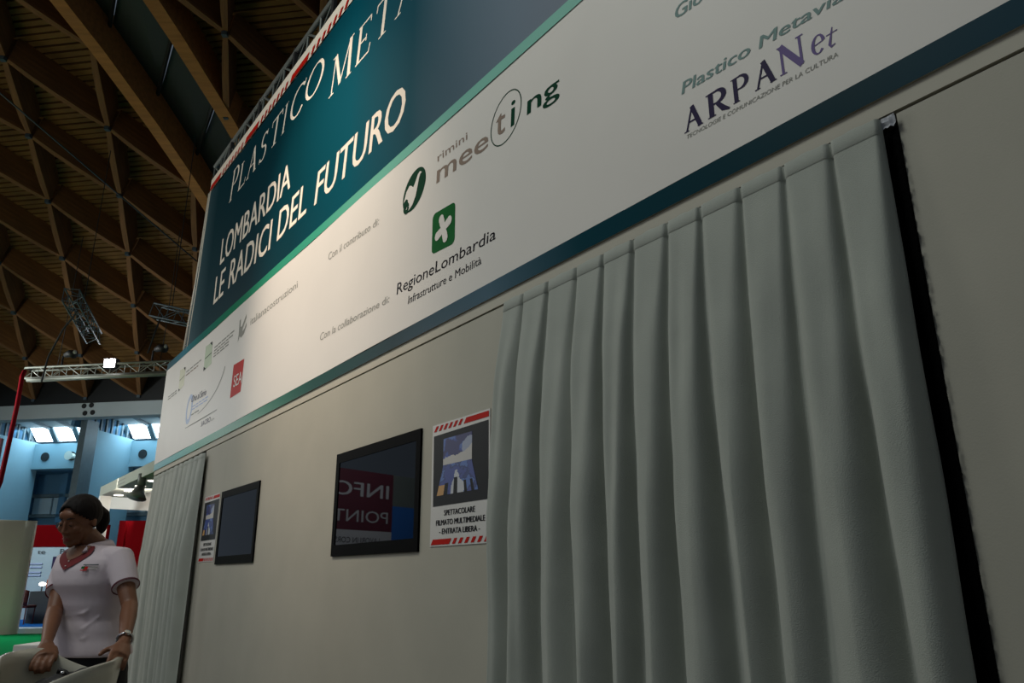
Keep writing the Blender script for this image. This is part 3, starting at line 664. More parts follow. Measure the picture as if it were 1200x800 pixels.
# ------------------------------------------------------------------ curtains
def curtain(name, label, pleats, ztop_, zbot, left, right, off0, dmax, seed, w0=.035, w1=.31, ns=20, soft=1.):
    """pleats = s of the pinches along the top; left/right = functions s(z) of the two side edges"""
    root = empty(name, W(pleats[len(pleats)//2], zbot), label, 'curtain', 'grey curtains over the booth openings')
    rnd = random.Random(seed)
    a0, a1 = pleats[0], pleats[-1]; np_ = len(pleats)-1
    dr = [rnd.uniform(-.5, .5) for _ in pleats]; dp = [rnd.uniform(.6, 1.15) for _ in pleats]; sk = [rnd.uniform(.6, 1.5) for _ in pleats]; md = [rnd.uniform(-.4, .6) for _ in pleats]
    nz = 46; v = []; f = []; cols = np_*ns*2
    def off_at(u_, z, h):   # u_ in pleat units, h = 0 at the top .. 1 at the floor
        i = max(0, min(np_-1, int(u_))); fr = u_-i
        hh = h**.75
        wd = w0+w1*hh
        dd = 0.
        for j in (i-1, i, i+1, i+2):
            if 0 <= j <= np_:
                x = u_-(j+dr[j]*.32*hh+.10*math.sin(3*h+j*1.7)*h); s_ = wd*(sk[j] if x > 0 else 1/sk[j])
                dd = max(dd, (.8+.2*min(1, h*2.6))*min(1, dp[j]+.25*(1-hh))*math.exp(-abs(x/s_)**1.6))
        mid = md[i]*.22*hh*math.sin(2*PI*fr*2+i)*(1-dd)
        return off0+dmax*(1-dd)*(.24+.76*min(1, h*2.6))+dmax*mid*soft+.010*soft*noise.noise(V((u_*2.1, z*3, seed)))*min(1, h*5)
    for k in range(nz+1):
        h = (k/nz)**1.25; z = ztop_+(zbot-ztop_)*h
        for c in range(cols+1):
            u_ = c/(ns*2); i = min(np_-1, int(u_)); s = pleats[i]+(pleats[i+1]-pleats[i])*(u_-i)
            fr = (s-a0)/(a1-a0); s2 = left(z)+(right(z)-left(z))*fr
            zz = z+(.006*math.cos(2*PI*(u_-.5)) if k == 0 else 0)
            fr2 = fr**3; om = (off0+dmax*.45*(.25+.75*min(1, h*3)))*(1-fr2)+(off0+.008)*fr2; s2 *= 1-om/1.79; zz = 1.3+(zz-1.3)*(1-.018)
            v.append(W(s2, zz, off_at(u_, z, h)))
    for k in range(nz):
        for c in range(cols): a = k*(cols+1)+c; f.append((a, a+cols+1, a+cols+2, a+1))
    o = obj('cloth', (v, f), M['curtain'], root, True); so = o.modifiers.new('thick', 'SOLIDIFY'); so.thickness = .004; so.offset = -1
    # heading band with stitching ridge
    v = []; f = []
    for c in range(cols+1):
        u_ = c/(ns*2); i = min(np_-1, int(u_)); s = pleats[i]+(pleats[i+1]-pleats[i])*(u_-i)
        for z, e in ((ztop_+.002, .001), (ztop_-.001, .003), (ztop_-.042, .003), (ztop_-.045, .0005)):
            h = max(0, (ztop_-z)/(ztop_-zbot)); fr = (s-a0)/(a1-a0); s2 = left(z)+(right(z)-left(z))*fr
            fr2 = fr**3; om = (off0+dmax*.45*(.25+.75*min(1, h*3)))*(1-fr2)+(off0+.008)*fr2; v.append(W(s2*(1-om/1.79), 1.3+(z-1.3)*(1-.018), off_at(u_, z, h)+e))
    for c in range(cols):
        for k in range(3): a = c*4+k; f.append((a, a+1, a+5, a+4))
    obj('heading_band', (v, f), M['curtain'], root, True)
    return root
def interp(xs, ys):
    def g(z):
        if z >= xs[0]: return ys[0]
        for i in range(len(xs)-1):
            if z >= xs[i+1]: t_ = (z-xs[i+1])/(xs[i]-xs[i+1]); return ys[i+1]*(1-t_)+ys[i]*t_
        return ys[-1]
    return g
pl = [-2.535, -2.387, -2.224, -2.042, -1.892, -1.734, -1.57, -1.428, -1.266, -1.113, -.962, -.818]
curtain('curtain', 'large grey-green pinch-pleated curtain in the foreground covering the right-hand opening', pl, 2.447, .03,
        interp([2.45, 2.35, 2.1, 1.84, 1.55, 1.2, .9, .0], [-2.525, -2.545, -2.60, -2.632, -2.65, -2.66, -2.668, -2.67]), lambda z: -.818, .014, .082, 3)
pl2 = [-9.6+i*2.21/11 for i in range(12)]
curtain('curtain', 'narrow grey pleated curtain at the far left end of the booth, behind the woman', pl2, 2.420, .03,
        lambda z: -9.60, interp([2.42, 0], [-7.385, -7.345]), .02, .13, 5, .13, .12, 20, .0)
# black lining behind the large curtain, its cut edge frayed
root = empty('black_lining', W(-1.4, .02), 'black pile cloth strip with a frayed edge beside the large curtain', 'curtain')
v = []; f = []
zz = 2.398; rows = []
while zz > .02: rows.append(zz); zz -= .012
for i, z in enumerate(rows):
    e = -.777+random.uniform(-.003, .003)+(.003 if random.random() < .12 else 0)+.003*noise.noise(V((0, z*5, 0)))
    v += [W(-2.46, z, -.05), W(-.86, z, -.03), W(e-.01, z, .004), W(e, z+random.uniform(-.002, .002), .006)]
for i in range(len(rows)-1):
    for k in range(3): a = 4*i+k; f.append((a, a+4, a+5, a+1))
obj('cloth', (v, f), M['black_cloth'], root)
mb = MB()
for i in range(700):
    z = random.uniform(.1, 2.39); l = random.uniform(.002, .007); a = W(-.779, z, .013); b = W(-.775+l, z+random.uniform(-.006, .006), random.uniform(.008, .016))
    mb.add([a+V((0, 0, .0016)), a-V((0, 0, .0016)), b], [(0, 1, 2)])
o = mb.build('frayed_edge', M['black_cloth'], root); o['kind'] = 'stuff'
tp = MB()
v = []; f = []
for i in range(7):
    for k in range(5):
        s = -.815+.042*i/6; z = 2.430-.030*k/4-.004*(i % 2)*(k > 2); v.append(W(s, z, .018+.006*noise.noise(V((i*.9, k*.8, 1)))))
for i in range(6):
    for k in range(4): a = i*5+k; f.append((a, a+5, a+6, a+1))
tag(obj('tape_patch', (v, f), M['tape']), 'crumpled white tape patch at the top right corner of the large curtain', 'tape')

# ================================================================== HANGING RIGGING
t1 = empty('lighting_truss', (-11.4, 19.9, 6.5), 'long horizontal aluminium lighting truss carrying a lit floodlight, hung below the vault', 'truss')
lattice((-13.45, 20.15, 6.56), (-8.4, 19.55, 6.60), .32, .30, V((0, 1, 0)), V((0, 0, 1)), .42, .03, .012, t1, 4, 'alu')
MB().tube([(-13.3, 19.95, 6.50), (-8.4, 19.35, 6.54)], .055, 10).build('cable_tube', M['alu'], t1, True)
for x, y in ((-12.6, 20.05), (-9.6, 19.7)): MB().tube([(x, y, 6.9), (x+.03, y, 8.0), (x, y+.1, 10.9)], .010, 5).build('suspension_cable', M['cable'], t1)
fl = empty('floodlight', (-10.93, 19.6, 6.86), 'lit floodlight glaring white on top of the long truss', 'lamp')
MB().box(-11.1, -10.76, 19.62, 19.82, 6.74, 7.02).build('housing', M['black'], fl); 
MB().box(-11.07, -10.79, 19.605, 19.62, 6.77, 6.99).build('lamp_face', M['flood'], fl)
MB().tube([(-11.13, 19.72, 6.86), (-11.13, 19.72, 6.68), (-10.73, 19.72, 6.68), (-10.73, 19.72, 6.86)], .014, 6).build('bracket', M['black'], fl)
spot('floodlight_beam', (-10.93, 19.5, 6.88), (-5, 9, 1), 500, (1, .97, .95), 50, .6, .12)
def moving_head(x, y, z, label):
    e = empty('stage_light', (x, y, z), label, 'lamp', 'stage lights on the long truss')
    MB().tube([(x-.18, y, z+.05), (x-.18, y, z+.32), (x+.05, y, z+.42), (x+.1, y, z+.3)], .03, 7).build('yoke', M['black'], e)
    MB().tube([(x-.12, y, z+.36), (x+.02, y-.05, z+.40), (x+.18, y-.1, z+.36)], [.07, .1, .12], 10).build('lamp_body', M['black'], e, True)
    MB().tube([(x+.06, y-.08, z+.43), (x+.2, y-.12, z+.42)], [.05, .06], 8).build('lens', M['offwhite'], e, True)
moving_head(-12.28, 20.0, 6.86, 'dark unlit stage light on the left part of the long truss')
moving_head(-9.62, 19.65, 6.90, 'dark unlit stage light at the right end of the long truss by the banner')
def small_truss(a, b, label, rot=0):
    a, b = V(a), V(b); d = (b-a).normalized(); uu = d.cross(V((0, 0, 1))).normalized(); vv = uu.cross(d)
    e = empty('hanging_truss', (a+b)/2, label, 'truss', 'short trusses hung from the vault')
    lattice(a, b, .3, .3, uu, vv, .38, .018, .009, e, 4, 'frame_blue2'); return e
M['frame_blue2'] = mat('blue_lit_aluminium', '4a5a64', .6, .1, metal=.1)
e = small_truss((-9.86, 15.7, 7.2), (-10.75, 18.4, 7.05), 'short bluish truss hanging at a steep slant under the timber vault')
MB().tube([(-10.0, 16.3, 7.2), (-10.4, 16.5, 6.8), (-10.75, 16.7, 6.2), (-10.8, 16.7, 5.6)], .02, 6).build('loose_cable', M['cable'], e)
MB().tube([(-10.2, 16.8, 7.3), (-10.2, 16.8, 11.7)], .01, 5).build('suspension_cable', M['cable'], e)
e = small_truss((-8.15, 16.1, 6.95), (-6.6, 15.9, 6.55), 'short bluish truss partly hidden behind the far end of the teal banner')
MB().tube([(-7.9, 16.0, 7.0), (-8.0, 16.0, 6.6), (-8.15, 16.1, 6.1)], .02, 6).build('loose_cable', M['cable'], e)
MB().tube([(-7.7, 16.0, 7.1), (-7.7, 16.0, 11.7)], .01, 5).build('suspension_cable', M['cable'], e)
# red cable sagging at the left edge, thin tie rods under the vault
tag(MB().tube([(-13.38, 19.9, 6.75), (-13.36, 19.8, 6.59), (-12.80, 19.0, 5.58), (-12.15, 18.0, 4.41), (-11.50, 17.0, 3.37), (-11.10, 16.2, 2.70)], .055, 10).build('red_cable', M['red_cable'], None, True), 'thick red cable sagging down across the left edge of the view', 'cable')
def rod(a, b, label): tag(MB().tube([a, b], .022, 6).build('tie_rod', M['frame_blue'], None, True), label, 'rod', 'steel rods under the vault')
rod(node(7, 5.4, -.5), node(3, 7.2, -.5), 'thin blue-grey steel rod crossing diagonally under the timber vault')

# ================================================================== OTHER STANDS BEHIND
pf = MB().box(-22, -4, 19.9, 26.4, 0, .12); o = pf.build('stand_platform', [M['light_edge']]); tag(o, 'low platform with pale edge carrying the far stands', 'platform')
tag(MB().box(-21.9, -4.1, 20.6, 26.3, .1205, .135).build('blue_carpet', M['carpet_blue']), 'bright blue carpet on the low platform of the far stands', 'carpet')
# curved white partition
v = []; f = []
n_ = 26
for i in range(n_+1):
    a = i/n_; x = -12.25-4.2*(1-(1-a)**1.0)*1.0; y = 19.75+1.1*(2*a-1)**2-1.1+.25*a
    x = -12.25-4.2*a
    for dz in (0, 2.72-.02*a): v.append((x, y, dz)); 
    for dz in (0, 2.72-.02*a): v.append((x-.02, y+.12, dz))
for i in range(n_):
    b = i*4; c = b+4; f += [(b, b+1, c+1, c), (b+2, c+2, c+3, b+3), (b+1, b+3, c+3, c+1)]
f += [(0, 2, 3, 1)]
tag(obj('curved_partition', (v, f), M['offwhite'], None, True), 'tall off-white curved partition standing on the green carpet at the far left', 'partition')
# info stand with red band and graphic panel
st = empty('exhibition_stand', (-14.2, 24, .13), 'far stand with red top band and pale blue graphic panel', 'stand')
MB().box(-16, -12.6, 24.0, 24.15, 2.24, 2.9).build('red_band', M['red_panel'], st)
MB().box(-16, -12.6, 24.02, 24.15, .13, 2.24).build('graphic_panel', M['graphic'], st)
fB = lambda x, y, o: V((x, 24.0-o, y))
words('lettering', 'te', [(-14.66, 2.03), (-14.42, 2.03), (-14.66, 2.17), (-14.42, 2.17)], M['desk'], st, .0, fn=fB)
words('lettering', 'Po', [(-13.97, 2.03), (-13.68, 2.03), (-13.97, 2.19), (-13.68, 2.19)], M['desk'], st, .0, fn=fB)
MB().box(-14.14, -13.7, 23.98, 24.02, 1.6, 1.95).build('dark_picture', M['violet'], st)
for z in (1.72, 1.62, 1.47, 1.38): MB().box(-15.0, -14.45, 23.99, 24.02, z, z+.045).build('text_line', M['pale_blue'], st)
MB().tube([(-14.05, 23.95, 2.9), (-14.05, 23.85, 2.86)], .1, 10).build('spot_lamp', M['black'], st)
tag(MB().box(-13.45, -11.7, 22.0, 22.5, .13, .97).build('reception_desk', M['desk']), 'dark grey reception desk in front of the pale graphic panel', 'desk')
tag(bevel(MB().box(-13.08, -12.8, 22.08, 22.3, .97, 1.28).build('cardboard_box', M['orange'])), 'small orange box on the grey desk', 'box')
e = empty('desk_lamp', (-13.2, 22.1, .97), 'small lit lamp at the left end of the grey desk', 'lamp')
MB().tube([(-13.2, 22.1, .97), (-13.2, 22.1, 1.2)], .02, 6).build('stem', M['black'], e); MB().ball((-13.2, 22.1, 1.16), .09, .09, .05).build('shade', M['lampdisc'], e, True)
tag(bevel(MB().box(-12.7, -12.2, 22.0, 22.2, .97, .99).build('paper_sheet', M['portal_in']), .002), 'white sheet lying on the grey desk', 'paper')
ch = empty('chair', (-13.35, 21.6, .13), 'dark red chair in front of the grey desk', 'chair')
bevel(MB().box(-13.6, -13.1, 21.4, 21.85, .55, .62).build('seat', M['chair_red'], ch), .02)
v = []; f = []
for i in range(7):
    for k in range(5):
        v.append((-13.6+.5*i/6, 21.4-.05*math.sin(PI*i/6)+0*k, .62+.42*k/4*(1-.12*abs(i/3-1)**2)))
for i in range(6):
    for k in range(4): a = i*5+k; f.append((a, a+5, a+6, a+1))
o = obj('backrest', (v, f), M['chair_red'], ch, True); o.modifiers.new('t', 'SOLIDIFY').thickness = .03
for dx in (-13.57, -13.13):
    for dy in (21.43, 21.82): MB().tube([(dx, dy, .56), (dx, dy, .13)], .018, 6).build('leg', M['chair_red'], ch)
# red panels and white portal right of the woman
tag(MB().hexa([(-11.75, 23.0, .13), (-11.05, 22.0, .13), (-11.0, 22.05, .13), (-11.7, 23.05, .13), (-11.75, 23.0, 2.95), (-11.05, 22.0, 2.87), (-11.0, 22.05, 2.87), (-11.7, 23.05, 2.95)]).build('red_partition', M['red_panel']), 'narrow deep red panel at the left of the red wall, beside the portal post', 'panel')
tag(MB().hexa([(-11.0, 22.0, .13), (-8.1, 19.0, .13), (-8.05, 19.05, .13), (-10.95, 22.05, .13), (-11.0, 22.0, 2.87), (-8.1, 19.0, 2.66), (-8.05, 19.05, 2.66), (-10.95, 22.05, 2.87)]).build('red_partition', M['red_panel']), 'long deep red partition seen between the portal and the left curtain', 'panel')
po = empty('white_portal', (-12.6, 23.4, .13), 'white portal frame of a neighbouring stand with four downlights in its lintel', 'portal')
a = V((-12.75, 23.5, 0)); b = V((-7.8, 17.0, 0)); d = (b-a).normalized(); q = V((-d.y, d.x, 0))
if q.y < 0: q = -q
def pbox(t0, t1, w0, w1, z0, z1): return MB().hexa([a+d*t0+q*w0+V((0, 0, z0)), a+d*t1+q*w0+V((0, 0, z0)), a+d*t1+q*w1+V((0, 0, z0)), a+d*t0+q*w1+V((0, 0, z0)), a+d*t0+q*w0+V((0, 0, z1)), a+d*t1+q*w0+V((0, 0, z1)), a+d*t1+q*w1+V((0, 0, z1)), a+d*t0+q*w1+V((0, 0, z1))])
pbox(0, 8.2, 0, .95, 3.72, 4.0).build('lintel', M['portal'], po); pbox(-.05, .25, .0, .30, .14, 3.72).build('post', M['portal_in'], po)
for i in range(5):
    c = a+d*(.75+1.45*i)+q*.40+V((0, 0, 3.715)); MB().tube([c, c-V((0, 0, .012))], .13, 12).build('downlight', M['lampdisc'], po)
for k in range(2): 
    p0 = a+d*2.6+V((0, 0, 3.83+.07*k)); fm = lambda x, y, o: a+d*(2.6+x)+V((0, 0, 3.80+y))-q*.004
    v, f = strips([([(0, .1*k), (1.1, .1*k)], .035)], 0, fm); obj('fine_print', (v, f), M['grey_ink'], po)
MB().hexa([V((-13.4, 25.2, 3.5)), V((-9.2, 22.5, 3.1)), V((-9.2, 22.6, 3.1)), V((-13.4, 25.3, 3.5)), V((-13.4, 25.2, 3.98)), V((-9.2, 22.5, 3.9)), V((-9.2, 22.6, 3.9)), V((-13.4, 25.3, 3.98))]).build('inner_fascia', M['portal_in'], po)
sl = empty('spot_lamp', (-9.35, 19.1, 3.3), 'grey downward spot lamp hanging under the white portal', 'lamp')
MB().tube([(-9.35, 19.1, 3.82), (-9.35, 19.1, 3.5)], [.1, .1], 10).build('mount', M['alu_dull'], sl, True)
MB().tube([(-9.35, 19.1, 3.52), (-9.37, 19.05, 3.36), (-9.38, 19.0, 3.22)], [.09, .14, .24], 14).build('reflector', M['alu_dull'], sl, True)
area('portal_light', (-10.6, 21.5, 3.6), (-11.0, 24.5, 3.9), 1.2, 65, (1, .93, .85))

# the sign standing across the aisle: it shows in the television as a reflection
DD = V((-.957, -.29, 0)); NF = V((.29, -.957, 0)); PS = V((-5.0, 7.04, 0))
def S_(a, z, o=0): return PS+DD*a+NF*o+V((0, 0, z))
ib = empty('information_sign', S_(.8, 0), 'tall information sign wall facing the booth, seen mirrored in the television', 'sign')
def sbox(a0, a1, z0, z1, o0, o1): return MB().hexa([S_(a0, z0, o1), S_(a1, z0, o1), S_(a1, z0, o0), S_(a0, z0, o0), S_(a0, z1, o1), S_(a1, z1, o1), S_(a1, z1, o0), S_(a0, z1, o0)])
sbox(-.15, 1.16, 1.85, 2.58, -.06, 0).build('purple_panel', M['purple'], ib)
sbox(-.15, 1.16, .0, 1.85, -.06, 0).build('pale_panel', M['pale_print'], ib)
sbox(1.16, 2.3, 2.18, 2.58, -.06, 0).build('grey_panel', M['grey_panel'], ib)
sbox(1.16, 2.3, .0, 2.18, -.06, 0).build('blue_panel', M['blue_panel'], ib)
fS = lambda x, y, o: S_(x, y, o)
words('lettering', 'INFO', [(1.08, 2.26), (.12, 2.26), (1.08, 2.44), (.12, 2.44)], M['pale_print'], ib, .004, fn=fS)
words('lettering', 'INFO', [(1.07, 2.26), (.11, 2.26), (1.07, 2.44), (.11, 2.44)], M['pale_print'], ib, .005, fn=fS)
words('lettering', 'POINT', [(1.08, 1.95), (.15, 1.95), (1.08, 2.10), (.15, 2.10)], M['pale_print'], ib, .004, fn=fS)
words('lettering', 'LAVORI IN CORSO', [(.95, 1.70), (.12, 1.70), (.95, 1.77), (.12, 1.77)], M['desk'], ib, .004, fn=fS)
area('sign_light', S_(.6, 3.6, 1.6), S_(.6, 2.0, 0), .8, 22, (.95, .95, 1))

# ================================================================== THE WOMAN
def fused(name, mb, mt, parent, voxel=.006, smooth=4, factor=.5):
    me = bpy.data.meshes.new('t'); me.from_pydata([tuple(v) for v in mb.v], [], mb.f)
    b_ = bmesh.new(); b_.from_mesh(me); bmesh.ops.recalc_face_normals(b_, faces=b_.faces); b_.to_mesh(me); b_.free()
    o = bpy.data.objects.new('t', me); C.objects.link(o)
    r = o.modifiers.new('r', 'REMESH'); r.mode = 'VOXEL'; r.voxel_size = voxel
    if smooth: s_ = o.modifiers.new('s', 'SMOOTH'); s_.iterations = smooth; s_.factor = factor
    m2 = bpy.data.meshes.new_from_object(o.evaluated_get(bpy.context.evaluated_depsgraph_get()))
    vs = [tuple(v.co) for v in m2.vertices]; fs = [tuple(p.vertices) for p in m2.polygons]
    bpy.data.objects.remove(o)
    return obj(name, (vs, fs), mt, parent, True)
woman = empty('person', (-1.86, 3.48, 0), 'woman with dark tied hair in a white polo shirt, looking down at a shell chair', 'person')
TL = V((.951, -.309, 0)); TF_ = V((-.309, -.951, 0))
TR = [(.86, -1.822, 3.505, .165, .115), (.96, -1.826, 3.50, .158, .112), (1.04, -1.832, 3.495, .146, .106), (1.13, -1.842, 3.485, .128, .096), (1.21, -1.852, 3.48, .136, .104),
      (1.28, -1.86, 3.475, .148, .120), (1.33, -1.866, 3.475, .158, .118), (1.375, -1.870, 3.48, .160, .096), (1.405, -1.873, 3.485, .135, .080), (1.428, -1.876, 3.487, .098, .068), (1.445, -1.878, 3.488, .066, .058)]
def tring(z, grow=0., n=28):
    for i in range(len(TR)-1):
        if z <= TR[i+1][0] or i == len(TR)-2:
            a, b = TR[i], TR[i+1]; t_ = (z-a[0])/(b[0]-a[0]); t_ = max(0, min(1, t_)); break
    c = V((a[1]+(b[1]-a[1])*t_, a[2]+(b[2]-a[2])*t_, z)); ra = a[3]+(b[3]-a[3])*t_+grow; rb = a[4]+(b[4]-a[4])*t_+grow
    return c, ra, rb
def tpt(z, ang, grow=0.):   # ang 0 = straight ahead of her, + towards her left
    c, ra, rb = tring(z, grow); a = math.radians(ang); s_, c_ = math.sin(a), math.cos(a)
    e = .85; return c+TL*(ra*math.copysign(abs(s_)**e, s_))+TF_*(rb*math.copysign(abs(c_)**e, c_))
def tloft(mb, z0, z1, n, grow=0.): mb.rings([[tpt(z0+(z1-z0)*i/n, 360*k/28, grow(z0+(z1-z0)*i/n) if callable(grow) else grow) for k in range(28)] for i in range(n+1)])
SH = {1: V((-1.722, 3.425, 1.378)), -1: V((-2.014, 3.530, 1.360))}
EL = {1: V((-1.607, 3.33, 1.190)), -1: V((-1.942, 3.37, 1.165))}
WR = {1: V((-1.497, 3.10, 1.066)), -1: V((-1.808, 3.12, 1.064))}
HC = V((-1.930, 3.425, 1.546))
RH = Matrix.Rotation(math.radians(-15.5), 3, 'Z') @ Matrix.Rotation(math.radians(20), 3, 'X') @ Matrix.Rotation(math.radians(4), 3, 'Y')
hd = lambda x, y, z: HC+RH @ (V((x, y, z))*.93)
b = MB()
tloft(b, .86, 1.445, 20, -.014)
for s_ in (1, -1):
    b.tube([SH[s_]+V((-.05*s_, .01, .01)), SH[s_], SH[s_].lerp(EL[s_], .35), SH[s_].lerp(EL[s_], .75), EL[s_], EL[s_].lerp(WR[s_], .3), EL[s_].lerp(WR[s_], .7), WR[s_], WR[s_].lerp(V((-1.468, 2.985, 1.02)) if s_ > 0 else V((-1.752, 3.04, 1.019)), .2)],
           [.045, .048, .041, .035, .032, .033, .026, .021, .020], 14)
b.tube([V((-1.878, 3.492, 1.41)), V((-1.885, 3.485, 1.45)), hd(0, .02, -.075), hd(0, .015, -.02)], [.060, .052, .052, .05], 14)
for cx, cy, cz, rx, ry, rz in ((0, .014, .030, .074, .093, .084), (0, -.022, -.030, .058, .062, .078), (0, -.062, -.096, .018, .018, .015), (.022, -.045, -.083, .020, .03, .02), (-.022, -.045, -.083, .020, .03, .02),
    (.040, -.058, -.020, .022, .022, .022), (-.040, -.058, -.020, .022, .022, .022), (0, -.068, -.062, .026, .020, .022), (0, -.066, .042, .046, .018, .026), (.030, -.071, .006, .014, .012, .010), (-.030, -.071, .006, .014, .012, .010),
    (0, -.096, -.030, .009, .010, .008), (.010, -.089, -.033, .008, .008, .007), (-.010, -.089, -.033, .008, .008, .007), (.074, .012, -.002, .008, .017, .028), (-.074, .012, -.002, .008, .017, .028)):
    b.ball(hd(cx, cy, cz), rx*.93, ry*.93, rz*.93, 12, RH)
b.tube([hd(0, -.080, .018), hd(0, -.089, -.010), hd(0, -.098, -.028)], [.007, .007, .008], 10)
def finger(st, dirs, ln, r=.0088):
    pts = [V(st)-V(dirs[0]).normalized()*.012, V(st)]; p = V(st); rs = [r, r]
    for d_, f_, k in zip(dirs, (.45, .30, .25), (.95, .88, .72)): p = p+V(d_).normalized()*ln*f_; pts.append(p); rs.append(r*k)
    b.tube(pts, rs, 9)
# her left hand (image right): thumb inside the rim, fingers down its outer face
kn = V((-1.462, 2.998, 1.024)); ac = V((.55, .80, -.22)).normalized()
b.tube([WR[1], WR[1].lerp(kn, .5), kn], [.024, .036, .038], 12, True, .5, ac)
for i, (o_, ln) in enumerate(((-.032, .066), (-.011, .074), (.011, .070), (.031, .056))):
    finger(kn+ac*o_, [(.25, -.75, -.45), (.05, -.45, -.9), (-.25, -.1, -.95)], ln)
finger(WR[1].lerp(kn, .45)-ac*.028+V((-.006, 0, 0)), [(-.50, -.8, -.25), (-.35, -.85, -.45), (-.1, -.9, -.5)], .064, .0105)
# her right hand (image left): knuckles up, fingers reaching down inside the shell
kn = V((-1.756, 3.035, 1.020)); ac = V((.80, .45, .05)).normalized()
b.tube([WR[-1], WR[-1].lerp(kn, .5), kn], [.024, .036, .038], 12, True, .5, ac)
for i, (o_, ln) in enumerate(((-.031, .056), (-.011, .070), (.010, .074), (.031, .066))):
    finger(kn+ac*o_, [(.15, -.75, -.55), (.05, -.40, -.9), (0, .15, -1)], ln)
finger(WR[-1].lerp(kn, .5)+ac*.030, [(.55, -.55, -.45), (.35, -.6, -.65), (.1, -.5, -.85)], .062, .0105)
fused('body', b, M['skin'], woman, .0052, 3, .45)
# face details
for s_ in (1, -1):
    MB().tube([hd(s_*.014, -.0835, .030), hd(s_*.028, -.0815, .034), hd(s_*.042, -.066, .030)], [.0025, .0035, .0015], 6).build('eyebrow', M['brow'], woman)
    MB().tube([hd(s_*.020, -.0795, .003), hd(s_*.030, -.0805, -.001), hd(s_*.040, -.073, .002)], [.0015, .0025, .0015], 6).build('eyelash', M['brow'], woman)
    MB().ball(hd(s_*.078, .004, -.034), .005, n=8).build('earring', M['pearl'], woman, True)
MB().tube([hd(-.022, -.0775, -.064), hd(-.008, -.0905, -.060), hd(0, -.0905, -.062), hd(.008, -.0905, -.060), hd(.022, -.0775, -.064)], [.001, .004, .0035, .004, .001], 8).build('upper_lip', M['lip'], woman, True)
MB().tube([hd(-.018, -.079, -.068), hd(0, -.0895, -.071), hd(.018, -.079, -.068)], [.001, .0055, .001], 8).build('lower_lip', M['lip'], woman, True)
# hair: cap, knot and tail
hb = MB(); rg = []
v = []; f = []; nn_ = 40; mm = 26
for i in range(mm+1):
    a = PI*i/mm
    for k in range(nn_):
        t_ = 2*PI*k/nn_; rr = 1+.012*math.sin(t_*17)*math.sin(a)
        v.append((math.sin(a)*math.cos(t_)*.0765*rr, .014+math.sin(a)*math.sin(t_)*.0958*rr, .031+math.cos(a)*.0862*rr))
for i in range(mm):
    for k in range(nn_):
        q_ = (i*nn_+k, i*nn_+(k+1) % nn_, (i+1)*nn_+(k+1) % nn_, (i+1)*nn_+k); c = sum((V(v[j]) for j in q_), V())/4
        if c.y > .004-.92*c.z+.010*math.cos(c.x*60): f.append(q_)
used = sorted({j for q_ in f for j in q_}); mp_ = {j: i for i, j in enumerate(used)}
hair = obj('hair', ([hd(*v[j]) for j in used], [tuple(mp_[j] for j in q_) for q_ in f]), M['hair'], woman, True)
so = hair.modifiers.new('t', 'SOLIDIFY'); so.thickness = .006; so.offset = -1
hb = MB(); hb.tube([hd(0, .09, .03), hd(.0, .118, .02), hd(0, .138, -.010), hd(0, .140, -.045), hd(0, .125, -.085), hd(0, .112, -.105)], [.020, .024, .034, .032, .020, .006], 12); hb.ball(hd(0, .118, .012), .030, .026, .030)
fused('ponytail', hb, M['hair'], woman, .005, 2)
# polo shirt
b = MB(); tloft(b, .985, 1.440, 22, lambda z: .012+.010*max(0, (1.12-z)/.13)+.002*math.sin(z*70))
for s_ in (1, -1):
    e1 = SH[s_].lerp(EL[s_], .60)
    b.tube([SH[s_]+V((-.06*s_, .015, .005)), SH[s_]+V((0, 0, .0)), SH[s_].lerp(EL[s_], .3), e1], [.056, .060, .057, .053], 16)
for zz in (1.06, 1.10, 1.16):  # soft cloth folds
    b.tube([tpt(zz+.05, 55, .013), tpt(zz, 25, .015), tpt(zz-.01, -10, .012)], [.003, .006, .002], 6)
shirt = fused('polo_shirt', b, M['polo'], woman, .0055, 5, .5)
for s_ in (1, -1):
    for t_ in (.575, .595):
        c = SH[s_].lerp(EL[s_], t_); d_ = (EL[s_]-SH[s_]).normalized(); a_ = d_.cross(V((0, 0, 1))).normalized(); b2 = d_.cross(a_); ring = [c+a_*math.cos(2*PI*k/24)*.0545+b2*math.sin(2*PI*k/24)*.0545 for k in range(25)]
        MB().tube(ring, .0016, 5).build('sleeve_piping', M['polo_trim'], woman)
def patch(name, pts, mt, grow, n=6):   # triangle fan following the chest: pts = (z, angle)
    v = []; f = []
    (z0, a0), (z1, a1), (z2, a2) = pts
    for i in range(n+1):
        for k in range(i+1):
            u_ = i/n; w_ = k/i if i else 0
            v.append(tpt(z0*(1-u_)+u_*(z1*(1-w_)+z2*w_), a0*(1-u_)+u_*(a1*(1-w_)+a2*w_), grow))
    for i in range(n):
        r0 = i*(i+1)//2; r1 = (i+1)*(i+2)//2
        for k in range(i+1):
            f.append((r0+k, r1+k, r1+k+1))
            if k < i: f.append((r0+k, r1+k+1, r0+k+1))
    o = obj(name, (v, f), mt, woman, True); return o
patch('neck_opening', [(1.335, -4), (1.436, -52), (1.436, 40)], M['maroon'], .0175)
patch('neckline_skin', [(1.375, -3), (1.438, -36), (1.438, 30)], M['skin'], .0195)
